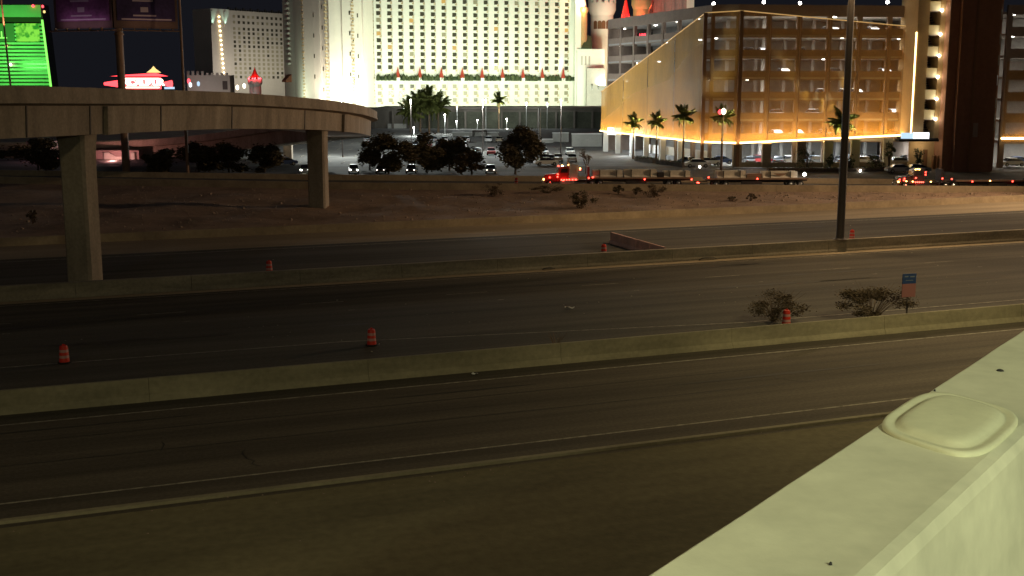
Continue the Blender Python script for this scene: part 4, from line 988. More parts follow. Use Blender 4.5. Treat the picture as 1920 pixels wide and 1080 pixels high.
nt.links.new(tc.outputs['Object'], no.inputs[0]); nt.links.new(no.outputs[0], rp.inputs[0]); nt.links.new(rp.outputs[0], bs.inputs['Emission Color']); bs.inputs['Emission Strength'].default_value = 0.75; bs.inputs['Base Color'].default_value = (.01, .01, .01, 1)
me_b.build('video_screen', scr, gr)
E_['green_panel'] = emit('green_panel', (0.08, 0.6, 0.06), 0.32)
gbx(-GW, sx0 - 1.2, -1.6, -1.05, sz0, sz1, 'lit_panel', E_['green_panel'])
me = text_mesh('letters', 'L', 7.0, 0.1, 0.12); o = put('letters', me, gr, (at_y(5, 66, 898).x - GYR.x, -1.8, pz(66, 898) - 4)); o.rotation_euler = (R(90), 0, 0); me.materials.append(E_['led_green'])
gbx(at_y(-30, 70, 898).x - GYR.x, at_y(13, 70, 898).x - GYR.x, -1.85, -1.65, pz(72, 898) - 4, pz(70, 898) - 4, 'letter_rule', E_['led_green'])
b = MB(); b.tube([(-4.1, -1.2, zb - 2), (0.1, -1.2, 0)], 0.75, 6); b.build('led_edge', E_['led_green'], gr)
for px, py, c in ((80, 12, 'led_red'), (83, 22, 'neon_yellow'), (62, 11, 'led_red'), (12, 86, 'neon_yellow'), (20, 121, 'neon_white')):
    p = at_y(px, py, 897); w = 1.0 if px < 70 else 0.9; b = MB(); b.lathe([(.1, -1.1), (w, -.6), (w, .6), (.1, 1.1)], 8); b.v = [(x + p.x - GYR.x, y - 3, z + p.z - 4) for x, y, z in b.v]; b.build('lamp', E_[c], gr)
light('floodlight', 'AREA', (-GW * 0.45, -45, 30), 40000, (0.16, 1.0, 0.14), gr, 30, (-GW * 0.45, 0, 45), size_y=4)

# ------------------------------------------------------------------ glowing red casino sign
ns = thing('neon_sign', 'glowing red and white neon casino sign seen over the flyover parapet', 'sign', (at_y(265, 150, 420).x, 420, pz(175, 420)))
def nx(px): return at_y(px, 150, 420).x - ns.location.x
def nz(py): return pz(py, 420) - ns.location.z
b = MB(); b.box(nx(230), nx(301), -0.6, 0.6, nz(167), nz(145)); b.build('sign_face', E_['neon_red'], ns)
me = text_mesh('sign_letters', 'EXCALIBUR', 3.1, 0.2, 0.14); o = put('sign_letters', me, ns, (nx(265.5), -0.85, nz(155))); o.rotation_euler = (R(90), 0, 0); me.materials.append(E_['neon_white'])
for z0 in (147.5, 164): b = MB(); b.box(nx(232), nx(299), -0.9, -0.61, nz(z0 + 1), nz(z0 - 1)); b.build('neon_tube', E_['neon_white'], ns)
b = MB(); b.prism([Vector((nx(208), 0, nz(143))), Vector((nx(315), 0, nz(143))), Vector((nx(292), 0, nz(137))), Vector((nx(240), 0, nz(140)))], Vector((0, -0.5, 0)), Vector((0, 0.5, 0))); b.build('top_panel', E_['neon_red'], ns)
for px0, px1 in ((195, 222), (305, 322)):
    b = MB(); b.tube([(nx(px0), 0, nz(157)), (nx(px1), 0, nz(157))], [0.5, 1.25], 8); b.build('side_scroll', E_['neon_red'], ns)
b = MB(); b.lathe([(2.6, nz(136)), (1.8, nz(133)), (0.8, nz(129)), (0.05, nz(124))], 8, (nx(289), 0), 0, smooth=False); b.build('spire', E_['neon_yellow'], ns)
b = MB(); b.box(nx(308), nx(326), -0.4, 0.4, nz(167), nz(163)); b.build('blue_panel', E_['sign_blue'], ns)
for px in (240, 292): b = MB(); b.box(nx(px) - 0.4, nx(px) + 0.4, -0.35, 0.35, 4 - ns.location.z, nz(167) - 0.01); b.build('post', M['mast'], ns)

# ------------------------------------------------------------------ billboard on its tall pole
BY = 196.0; bp_ = at_y(237, 320, BY); bb = thing('billboard', 'dark two-faced V-shaped billboard on a tall brown pole', 'billboard', (bp_.x, BY, 2.05))
bp_.z = 2.05
b = MB(); hb = pz(-60, BY) - bp_.z; b.tube([(0, 0, -0.3), (0, 0, hb)], 0.62, 14); b.build('pole', M['rust'], bb)
b = MB(); b.lathe([(0.78, pz(66, BY) - bp_.z), (0.8, pz(64, BY) - bp_.z), (0.63, pz(62, BY) - bp_.z)], 14); b.build('collar', M['rust'], bb)
def bface(px0, Y0, px1, Y1, m, tilt):
    P, Q = at_y(px0, 50, Y0), at_y(px1, 50, Y1); P = Vector((P.x - bp_.x, Y0 - BY, 0)); Q = Vector((Q.x - bp_.x, Y1 - BY, 0)); u = (Q - P).normalized(); n = Vector((u.y, -u.x, 0)); L = (Q - P).length
    z0 = pz(50, (Y0 + Y1) / 2) - bp_.z; z1 = z0 + 9
    def q(a0, a1, e0, e1, za, zc, name, mm):
        b = MB(); b.prism([P + u * a0 + n * e0, P + u * a1 + n * e0, P + u * a1 + n * e1, P + u * a0 + n * e1], Vector((0, 0, za)), Vector((0, 0, zc))); return b.build(name, mm, bb)
    q(0, L, -0.4, 0, z0 - 0.3, z1, 'board_back', M['board']); q(0.55, L - 0.4, 0.01, 0.1, z0 + 0.9, z1 - 0.3, 'poster', m)
    q(-0.6, L + 0.1, 0.0, 1.1, z0 - 0.75, z0 - 0.6, 'catwalk', M['bronze'])
    for k in range(5): q(L * (k + 0.5) / 5 - 0.06, L * (k + .5) / 5 + 0.06, 1.0, 1.5, z0 - 0.6, z0 - 0.25, 'lamp_arm', M['bronze'])
    for a0, a1, za, h in ((0.14, 0.72, 4.7, 0.42), (0.3, 0.62, 4.1, 0.26), (0.42, 0.54, 2.7, 0.8), (0.3, 0.66, 1.75, 0.25), (0.12, 0.9, 1.15, 0.22)):
        q(L * a0, L * a1, 0.101, 0.115, z0 + za - h / 2, z0 + za + h / 2, 'print_line', M['poster_text'])
    return P, Q, u, n, z0, L
P, Q, u, n, z0, L = bface(103, 198.5, 211, 194.6, M['poster_purple'], 0)
p = P + u * L * 0.55 + n * 1.3; o = light('poster_lamp', 'AREA', (p.x, p.y, z0 - 0.2), 46, (1, 0.62, 0.95), bb, L * 0.8, None, size_y=0.15)
zax = -Vector((-n.x * .55, -n.y * .55, 1)).normalized(); yax = zax.cross(u).normalized(); xax = yax.cross(zax); o.rotation_euler = Matrix((xax, yax, zax)).transposed().to_euler()
P, Q, u, n, z0, L = bface(214, 194.6, 334, 198.5, M['poster_navy'], 0)
p = P + u * L * 0.55 + n * 1.3; o = light('poster_lamp', 'AREA', (p.x, p.y, z0 - 0.2), 20, (1, 0.62, 0.45), bb, L * 0.8, None, size_y=0.15)
zax = -Vector((-n.x * .55, -n.y * .55, 1)).normalized(); yax = zax.cross(u).normalized(); xax = yax.cross(zax); o.rotation_euler = Matrix((xax, yax, zax)).transposed().to_euler()

# ------------------------------------------------------------------ trees, palms, shrubs
def leaf(b, c, s, rng, m=0, up=0.3):
    a = rng.uniform(0, 2 * math.pi); t = rng.uniform(-0.9, 0.9)
    u = Vector((math.cos(a), math.sin(a), rng.uniform(-.5, .5))).normalized(); w = u.cross(Vector((rng.uniform(-1, 1), rng.uniform(-1, 1), rng.uniform(-.2, 1)))).normalized()
    l = s * rng.uniform(0.6, 1.3); k = s * rng.uniform(0.25, 0.5)
    b.poly([c - u * l, c + w * k, c + u * l, c - w * k], m)
def crown(rng, rx, ry, z0, z1, n, size, clumps=14, hollow=0.45, spread=0.30):
    b = MB(); lobes = []; zc, hz_ = (z0 + z1) / 2, (z1 - z0) / 2
    for k in range(max(6, clumps // 2)):      # uneven boughs, wider low down
        while True:
            p = Vector((rng.uniform(-1, 1), rng.uniform(-1, 1), rng.uniform(-1, 1)))
            if p.length < 0.92: break
        w = 1.0 - 0.35 * max(0, p.z); lobes.append((Vector((p.x * w, p.y * w, p.z)), rng.uniform(0.16, 0.46) * (spread / 0.28)))
    for _ in range(n):
        p, k = lobes[int(rng.random() ** 0.8 * len(lobes)) % len(lobes)]
        d = Vector((rng.gauss(0, 1), rng.gauss(0, 1), rng.gauss(0, 1))).normalized() * k * (rng.random() ** 0.5) * (1.0 if rng.random() < .86 else rng.uniform(1.1, 1.7))
        q = p + d
        if q.z < -1.02: q.z = -1.0 + rng.random() * .1
        leaf(b, Vector((q.x * rx, q.y * ry, zc + q.z * hz_)), size, rng)
    return b
def tree(name, label, cat, loc, rx, ry, h, z0, n, size, m, seed, group=None, trunk_r=0.16, limbs=6, clumps=16, spread=.28, trunk_m=None):
    rng = random.Random(seed); r = thing(name, label, cat, loc, 0, group); b = MB(); tm = trunk_m or M['bark']
    b.tube([(0, 0, -0.3), (0.05, 0, h * 0.25), (0.1, 0.05, h * 0.5)], [trunk_r * 1.2, trunk_r, trunk_r * 0.6], 7)
    for k in range(limbs):
        a = 2 * math.pi * k / limbs + rng.uniform(-.4, .4); e = Vector((rx * 0.75 * math.cos(a), ry * 0.75 * math.sin(a), h * rng.uniform(0.6, 0.92)))
        s = Vector((0.04, 0, h * rng.uniform(0.15, 0.4))); mid = s.lerp(e, 0.5) + Vector((0, 0, h * 0.06)); b.tube([s, mid, e], [trunk_r * .55, trunk_r * .35, trunk_r * .1], 5)
    b.build('trunk', tm, r)
    crown(rng, rx, ry, z0, h, n, size, clumps, spread=spread).build('crown', m, r); return r
def tree_px(px, pyt, wpx, Y, label, seed, m='leaf_dark', n=1500, name='leafy_tree', group=None, size=0.32, low=0.04, cat='tree', zb=None, clumps=26):
    z = lot_z(Y) if zb is None else zb; p = at_y(px, 300, Y); h = pz(pyt, Y) - z; rx = wpx / 2 * Y / 2232 * (1.28 if group == TG else 1.15); n = int(n * 1.5)
    return tree(name, label, cat, (p.x, Y, z), rx, rx * 0.8, h, h * low, n, size, M[m], seed, group, clumps=clumps)
TG = 'dark trees along the edge of the car park'
tree_px(728, 246, 84, 199, 'broad dark tree just right of the end of the flyover', 1, n=7000, group=TG)
tree_px(800, 255, 70, 201, 'dark round tree second from the flyover, above a pair of headlights', 2, n=5200, group=TG)
tree_px(842, 250, 56, 205, 'thin dark tree in the middle of the row, car park showing through it', 3, n=4600, group=TG)
tree_px(884, 282, 50, 198, 'low brown-red tree left of the tallest dark tree', 4, 'leaf_dry', n=2600, group=TG)
tree_px(966, 234, 76, 199, 'tallest dark tree standing in front of the lot, left of the red truck', 5, n=7000, group=TG)
tree_px(693, 258, 36, 206, 'small dark tree close behind the end of the flyover', 6, n=2000, group=TG)
tree_px(495, 258, 60, 199, 'dark tree under the flyover left of its right column', 7, n=4200, group=TG)
tree_px(428, 268, 80, 200, 'wide dark tree in the shade under the middle of the flyover', 8, n=4600, group=TG)
tree_px(372, 266, 66, 201, 'dark tree under the flyover right of the thin grey post', 9, n=3800, group=TG)
tree_px(298, 276, 66, 200, 'dark tree under the flyover right of the billboard pole', 10, n=3800, group=TG)
tree_px(70, 258, 110, 199, 'large dark tree left of the big left column', 11, n=6000, group=TG)
tree_px(-30, 256, 90, 199, 'dark tree at the left edge of the picture under the flyover', 12, n=4200, group=TG)
# bare spreading tree left of the truck's barriers
rng = random.Random(40); p = at_y(1098, 318, 200); z = lot_z(200)
bt = thing('bare_tree', 'bare brownish tree with fine twigs behind the red truck', 'tree', (p.x, 200, z)); b = MB(); tips = []
def branch(b, p, d, l, r, depth):
    e = p + d * l; mid = p.lerp(e, .5) + Vector((rng.uniform(-.1, .1), rng.uniform(-.1, .1), .05)) * l; b.tube([p, mid, e], [r, r * .8, r * .6], 5 if depth > 2 else 3, caps=False)
    if depth == 0: tips.append(e); return
    for _ in range(3 if depth > 1 else 4):
        nd = (d + Vector((rng.uniform(-.8, .8), rng.uniform(-.8, .8), rng.uniform(-.25, .55)))).normalized(); branch(b, p.lerp(e, rng.uniform(.6, 1)), nd, l * rng.uniform(.6, .82), r * .55, depth - 1)
branch(b, Vector((0, 0, -.2)), Vector((0.05, 0, 1)), 1.7, 0.13, 4); b.build('trunk', M['twig'], bt)
b = MB()
for t in tips:
    for _ in range(4): leaf(b, t + Vector((rng.uniform(-.3, .3), rng.uniform(-.3, .3), rng.uniform(-.3, .3))), 0.10, rng)
b.build('crown', M['leaf_dry'], bt)
# palms
def frond_mesh(L, droop, seed):
    rng = random.Random(seed); b = MB(); pts = []
    for k in range(8):
        t = k / 7; pts.append(Vector((L * t * (1 - 0.18 * t * droop), 0, L * ((0.95 - .55 * droop) * t - (0.35 + droop * 0.62) * t * t))))
    b.tube(pts, [0.045 * (1 - .8 * k / 7) for k in range(8)], 4, caps=False)
    for k in range(1, 8):
        for s in (-1, 1):
            for j in range(4):
                p = pts[k - 1].lerp(pts[k], 0.25 * j + .12); l = L * 0.36 * math.sin(math.pi * (0.15 + 0.8 * k / 8)) * rng.uniform(.8, 1.15)
                e = p + Vector((l * 0.6, s * l * 0.75, -l * 0.38)); w = Vector((0.16, 0, 0.03)) * L / 2
                b.poly([p - w * .5, p + w * .5, e + w * .1])
    return b.mesh('frond')
FR = [frond_mesh(1.0, d, i) for i, d in enumerate((0.05, 0.35, 0.75, 1.25))]
for me in FR: me.materials.append(M['leaf_palm'])
def palm(label, px, pyt, pyb, Y, crown_px, seed, zb=None, fr=38, cat='palm tree', group='palms along the garage', r=0.17, lit=0, mm=None):
    rng = random.Random(seed); p = at_y(px, pyb, Y); z = p.z if zb is None else zb; R_ = crown_px / 2 * Y / 2232; h = pz(pyt, Y) - z - R_ * 0.55
    t = thing('palm_tree', label, cat, (p.x, Y, z), 0, group); b = MB()
    b.tube([(0, 0, -0.4), (0.03, 0, h * .3), (0.06, 0.02, h * .7), (0.05, 0, h)], [r * 1.5, r, r * .85, r], 9)
    for k in range(int(h / 0.3)): b.lathe([(r * .9, k * .3), (r * 1.12, k * .3 + .1), (r * .9, k * .3 + .2)], 8, (0.05 * k * .3 / h, 0), cap=False)
    b.build('trunk', M['palm_bark'], t)
    for k in range(fr):
        f = k / fr; me = FR[min(3, int(f * 4))]; me = FR[k % 3]; o = put('frond', me, t, (0.05, 0, h + 0.12 - .25 * f), 0, (R_ * rng.uniform(.85, 1.08),) * 3, mm); o.rotation_euler = (0, R(-62 + 112 * f ** .8 + rng.uniform(-9, 9)), k * 2.4 + rng.uniform(-.3, .3))
    if lit:
        light('palm_uplight', 'SPOT', (2.6, -3.2, 0.75), lit * 5.5, (1, 0.95, 0.55), t, 0.1, (0.2, 0, h), R(38))
        b = MB(); b.lathe([(0.12, -0.1), (0.16, 0.1), (0.13, 0.22), (0.02, 0.24)], 8, (2.6, -3.2)); b.build('uplight', E_['lamp'], t)
    return t
palm('shortest palm in front of the lit garage corner, leftmost of the row', 1187, 221, 297, 231, 36, 1, lot_z(231), lit=4200)
palm('second palm from the left before the gold mesh screen', 1230, 219, 304, 221, 38, 2, lot_z(221), lit=3600)
palm('tall dark-crowned palm, third from the left before the gold screen', 1280, 206, 308, 213, 46, 3, lot_z(213), lit=1900)
palm('palm with a red warning lamp above its crown, at the garage corner', 1352, 208, 310, 204, 46, 4, lot_z(204), lit=2200)
palm('palm half hidden behind the tall freeway light pole', 1576, 213, 306, 206, 58, 5, lot_z(206), lit=4200)
PG = 'palms at the back of the car park'
for px, pyt, w, lab in ((770, 196, 56, 'short palm leftmost of the dark clump at the back of the car park'), (788, 184, 60, 'palm in the middle of the dark clump at the back of the car park'), (805, 178, 60, 'tallest palm of the dark clump at the back of the car park'), (822, 186, 54, 'rightmost palm of the dark clump at the back of the car park')):
    palm(lab, px, pyt, 252, 342, w, px, zb=4.0, fr=40, group=PG, r=.25, mm=None)
palm('small palm lit bright yellow in front of the white hotel', 935, 180, 240, 366, 30, 77, zb=4.0, group=PG, r=.2, lit=3000)
# red warning lamp by the corner palm
p = at_y(1357, 205, 202.0); wl = thing('warning_lamp', 'glowing red and white lamp on a thin post above the corner palm', 'lamp', (p.x, 202.0, 2.2))
b = MB(); b.tube([(0, 0, 0), (0, 0, p.z - 2.9)], 0.07, 6); b.build('post', M['rust'], wl)
b = MB(); b.lathe([(.05, p.z - 3.1), (.4, p.z - 2.8), (.4, p.z - 2.3), (.05, p.z - 2.0)], 10); b.build('lens', E_['neon_white'], wl)
b = MB(); b.lathe([(.05, p.z - 3.1), (.35, p.z - 2.8), (.35, p.z - 2.5), (.05, p.z - 2.2)], 10, (-0.62, 0)); b.build('lens', E_['neon_red'], wl)
# hedges before the garage
def hedge(label, pts, w, h, seed):
    rng = random.Random(seed); r = thing('hedge', label, 'hedge', pts[0]); b = MB(); b2 = MB()
    for a, c in zip(pts, pts[1:]):
        a, c = Vector(a), Vector(c); L = (c - a).length; u = (c - a).normalized(); n = Vector((-u.y, u.x, 0))
        for _ in range(int(L * 90)):
            leaf(b, a + u * rng.uniform(0, L) + n * rng.uniform(-w / 2, w / 2) + Vector((0, 0, rng.uniform(0.05, h))) - Vector(pts[0]), 0.16, rng)
        b2.prism([a - n * w * .4, c - n * w * .4, c + n * w * .4, a + n * w * .4], Vector((0, 0, 0)) - Vector(pts[0]), Vector((0, 0, h * .8)) - Vector(pts[0]))
    b.build('leaves', M['hedge'], r); b2.build('branches', M['bark'], r)
def at2(px, Y, z=None): p = at_y(px, 300, Y); return (p.x, Y, lot_z(Y) if z is None else z)
hedge('dark clipped hedge along the drive between the first and second palm', [at2(1194, 226), at2(1228, 219)], 1.3, 1.0, 1)
hedge('lower dark hedge between the second and third palm', [at2(1234, 218), at2(1284, 210.5)], 1.3, 0.9, 2)
hedge('long low hedge under the gold garage, right of the light pole', [at2(1440, 203), at2(1570, 203), at2(1690, 205)], 1.2, 0.75, 3)
BG = 'round bushes before the garage'
for px, pyt, w, lab in ((1513, 268, 34, 'dark bush covering a ground floor opening of the garage'), (1556, 288, 22, 'small green bush just left of the light pole'), (1592, 284, 22, 'green bush just right of the light pole'), (1642, 285, 34, 'wide green bush before the cream garage piers'), (1667, 262, 20, 'round-topped young tree near the right end of the garage'), (1722, 276, 20, 'dark bush beside the garage lobby')):
    tree_px(px, pyt, w, 205.5, lab, px, 'leaf_green', 380, 'bush', BG, 0.17, 0.02 if px != 1667 else .45, 'bush')

def shrub(label, px, py, wpx, hpx, seed, m='leaf_dry', n=500, group='brush on the dirt bank', size=0.13, base=None, twigs=14):
    if base is None:
        lo, hi = 60.0, 230.0      # meet the dirt surface under this sight line
        p = None; r_ = ray(px, py)
        for i in range(2400):
            Y = 95 + i * 0.05; t = Y / r_[1]; x, z = r_[0] * t, CAM_Z + r_[2] * t
            if z <= ground_z(x, Y): p = Vector((x, Y, ground_z(x, Y))); break
    else: p = base
    if p is None: return
    rng = random.Random(seed); k = p.y / 2232; rx = wpx / 2 * k; h = hpx * k; r = thing('shrub', label, 'shrub', p, 0, group); b = MB()
    for _ in range(twigs):
        a = rng.uniform(0, 6.28); e = Vector((rx * math.cos(a) * rng.uniform(.3, 1), rx * .7 * math.sin(a), h * rng.uniform(.55, 1.05))); b.tube([(0, 0, -.1), e * .5 + Vector((0, 0, h * .1)), e], [.03, .02, .008], 3, caps=False)
    b.build('stems', M['twig'], r)
    crown(rng, rx, rx * .7, h * 0.0, h * .95, int(n * 1.6), size, 36, 0.3, .25).build('foliage', M[m], r); return r
shrub('wispy brown shrub on the bank, leftmost of the row', 927, 368, 46, 28, 1)
shrub('straggling brush under the red truck cab', 1025, 362, 70, 20, 2, n=420)
shrub('largest dark round bush on the dirt bank', 1090, 392, 54, 40, 3, 'leaf_dark', 900)
shrub('small dark shrub right of the largest bush', 1159, 364, 24, 20, 4, 'leaf_dark', 330)
shrub('pale brush between two dark shrubs on the bank', 1192, 366, 24, 18, 5, n=260)
shrub('wide brown shrub below the flatbed trailer', 1227, 370, 46, 28, 6, n=560)
shrub('tiny dry shrub alone on the right part of the bank', 1408, 377, 22, 17, 7, n=200)
shrub('tiny faint tuft left of the last dry shrub', 1373, 378, 20, 12, 8, n=120)
shrub('faint brush among rocks on the dark left bank', 62, 420, 26, 30, 9, n=260)
def by_barrier(px, py): p = at_z(px, py, 0.0); return Vector((p.x, p.y, 0))
pB = [fw(66.6, t) for t in (46.6, 55.2)]
shrub('leafy shrub behind the roadside barrier with a traffic drum in it', 1452, 600, 128, 62, 21, 'leaf_dry', 2300, 'brush behind the roadside barrier', 0.085, at_z(1450, 603, 0.0), 30)
shrub('denser dark brush behind the roadside barrier beside the small sign', 1636, 598, 170, 72, 22, 'leaf_dry', 4200, 'brush behind the roadside barrier', 0.085, at_z(1634, 599, 0.0), 36)
shrub('thin dark twigs growing at the roadside barrier', 1045, 652, 50, 36, 23, 'leaf_dry', 26, 'brush behind the roadside barrier', 0.06, at_z(1042, 656, 0.0), 11)

# ------------------------------------------------------------------ traffic drums, sign, litter
def drum(label, p, h=1.0):
    t = thing('traffic_drum', label, 'traffic drum', p, 0, 'orange traffic drums')
    k = h
    b = MB(); b.lathe([(.36, 0), (.40, .03), (.40, .09), (.31, .10)], 16); b.build('base', M['rubber'], t)
    for z0, z1, r0, r1, nm, mm in ((.10, .32, .30, .29, 'barrel', 'drum'), (.32, .47, .29, .275, 'stripe', 'reflect'), (.47, .64, .275, .26, 'barrel', 'drum'), (.64, .79, .26, .25, 'stripe', 'reflect'), (.79, 1.0, .25, .22, 'barrel', 'drum')):
        b = MB(); b.lathe([(r0 + .012, z0 * k), (r0 + .012, z0 * k + .02), (r1, z1 * k - .015), (r1 - .005, z1 * k)], 16); b.build(nm, M[mm], t)
    b = MB(); b.box(-.07, .07, -.02, .02, k, k + .09); b.build('handle', M['drum'], t); return t
drum('orange drum on the dark freeway lanes, nearest the middle of the picture', at_z(697, 648, 0), 1.1)
drum('dim orange drum far left behind the roadside barrier', at_z(121, 681, 0), 1.1)
drum('orange drum beyond the median, right of the big left column', at_z(505, 513, 0), 1.15)
drum('orange drum beyond the median, at the end of the pink barrier', at_z(1132, 480, 0), 1.15)
drum('orange drum just right of the tall light pole, beyond the median', at_z(1597, 451, 0), 1.15)
drum('orange drum half hidden in the brush behind the roadside barrier', at_z(1474, 613, 0), 1.2)
def blend_line(x, k): return lerp_line(PB, x).lerp(lerp_line(PC, x), k)
q = at_y(968, 345, 180); q = blend_line(q.x, .5); drum('orange drum on the frontage road ahead of the red truck', q, 1.1)
# pale pink temporary barrier cutting across the far lanes
A = at_z(1146, 456, 0); C = at_z(1300, 492, 0); C = fw(100.2, 55.0); u = (C - A); L = u.length; u.normalize(); n = Vector((-u.y, u.x, 0))
tb = thing('temporary_barrier', 'pale pink temporary concrete barrier angled across the far lanes', 'barrier', A); 
for k in range(4):
    s = A + u * L * k / 4; e = A + u * (L * (k + 1) / 4 - 0.06); b = MB()
    b.prism([s - n * .3, s - n * .3 + Vector((0, 0, .12)), s - n * .14 + Vector((0, 0, .4)), s - n * .09 + Vector((0, 0, 1.2)), s + n * .09 + Vector((0, 0, 1.2)), s + n * .14 + Vector((0, 0, .4)), s + n * .3 + Vector((0, 0, .12)), s + n * .3], Vector((0, 0, 0)), e - s)
    child(b, 'barrier_segment', M['pink'], tb)
# small blue and pale red sign on a post
p = at_z(1700, 606, 0.0); sp = thing('road_sign', 'small blue and faded red sign on a post behind the roadside barrier', 'sign', p, R(16)); zt = 2.95
b = MB(); b.box(-.05, .05, .03, .1, -.1, zt - .1); b.build('post', M['mast'], sp)
b = MB(); b.box(-.55, .55, -.03, .028, zt - 1.05, zt - .1); b.box(-.55, .55, -.03, .028, zt - .095, zt + .62, 1); b.mats = [M['pink_sign'], M['blue_sign']]; b.build('sign_plate', None, sp)
b = MB()
for x0, x1, z0, h in ((-.4, -.1, .38, .09), (0.05, .42, .36, .09), (-.3, .3, .12, .05)): b.box(x0, x1, -.04, -.031, zt + z0, zt + z0 + h)
b.build('print_line', mat('faded_print', (0.13, 0.15, 0.19), 0.6), sp)
def paper(label, p, s, seed):
    rng = random.Random(seed); t = thing('litter', label, 'litter', p); b = MB(); rows = []
    for i in range(5): rows.append([((i / 4 - .5) * s * 2 + rng.uniform(-.05, .05) * s, (j / 3 - .5) * s, .02 + abs(rng.gauss(0, .22)) * s + .25 * s * abs(i / 2 - 1)) for j in range(4)])
    b.grid(rows); b.build('crumpled_sheet', M['paper'], t)
paper('crumpled white paper lying alone in the freeway lanes', at_z(1068, 580, 0), .36, 1)
paper('scrap of white litter at the foot of the nearest traffic drum', at_z(706, 648, 0), .2, 2)
paper('pale litter on the ramp at the foot of the roadside barrier', at_z(890, 703, 0), .2, 3)
def tyre(label, p, s, seed):
    rng = random.Random(seed); t = thing('tyre_shred', label, 'tyre scrap', p, FW_ANG); b = MB(); rows = []
    for i in range(12):
        a = math.pi * i / 11; rows.append([(s * 1.6 * math.cos(a), .12 * math.sin(a) + y + rng.uniform(-.03, .03), .04 + .35 * s * math.sin(a) + (0 if y else .05)) for y in (-.14, 0, .14)])
    b.grid(rows); b.build('tread', M['rubber'], t)
tyre('strip of black tyre rubber against the median barrier, left of the light pole', fw(98.2, 58.6), .62, 1)
tyre('small scrap of black rubber at the median left of the pink barrier', fw(98.15, 41.8), .4, 2)

# ------------------------------------------------------------------ trucks on the frontage road
def road_pt(px, k=0.42):
    x = at_y(px, 345, 181).x; return blend_line(x, k)
def wheel_mb(b, c, r, w, mt=0, mr=1):
    seg = 14
    for (ra, rb, ya, yb, m) in ((r, r, -w / 2, w / 2, mt),):
        rows = [[(c[0] + rr * math.cos(2 * math.pi * j / seg), c[1] + y, c[2] + rr * math.sin(2 * math.pi * j / seg)) for j in range(seg)] for rr, y in ((r * .62, -w / 2), (r * .95, -w / 2), (r, -w / 2 + .04), (r, w / 2 - .04), (r * .95, w / 2), (r * .62, w / 2))]
        b.grid(rows, m, True, True)
    for y, s in ((-w / 2 + .02, -1), (w / 2 - .02, 1)):
        rows = [[(c[0] + rr * math.cos(2 * math.pi * j / seg), c[1] + y + s * d, c[2] + rr * math.sin(2 * math.pi * j / seg)) for j in range(seg)] for rr, d in ((r * .62, 0), (r * .5, -.05), (r * .2, .03), (.01, .04))]
        b.grid(rows, mr, True, False)
def wheel_mesh(r, w, rim): b = MB(); b.mats = [M['rubber'], rim]; wheel_mb(b, (0, 0, 0), r, w); return b.mesh('wheel')
TW = wheel_mesh(.52, .5, M['chrome'])
mk = MB(); mk.lathe([(.02, -.1), (.1, -.06), (.12, 0), (.1, .06), (.02, .1)], 8); mk.mats = [E_['red']]; MKR = mk.mesh('marker_lamp')
mk = MB(); mk.lathe([(.02, -.1), (.1, -.06), (.12, 0), (.1, .06), (.02, .1)], 8); mk.mats = [E_['amber']]; MKA = mk.mesh('marker_lamp')
def bx(root, name, x0, x1, y0, y1, z0, z1, m): b = MB(); b.box(x0, x1, y0, y1, z0, z1); return b.build(name, m, root)
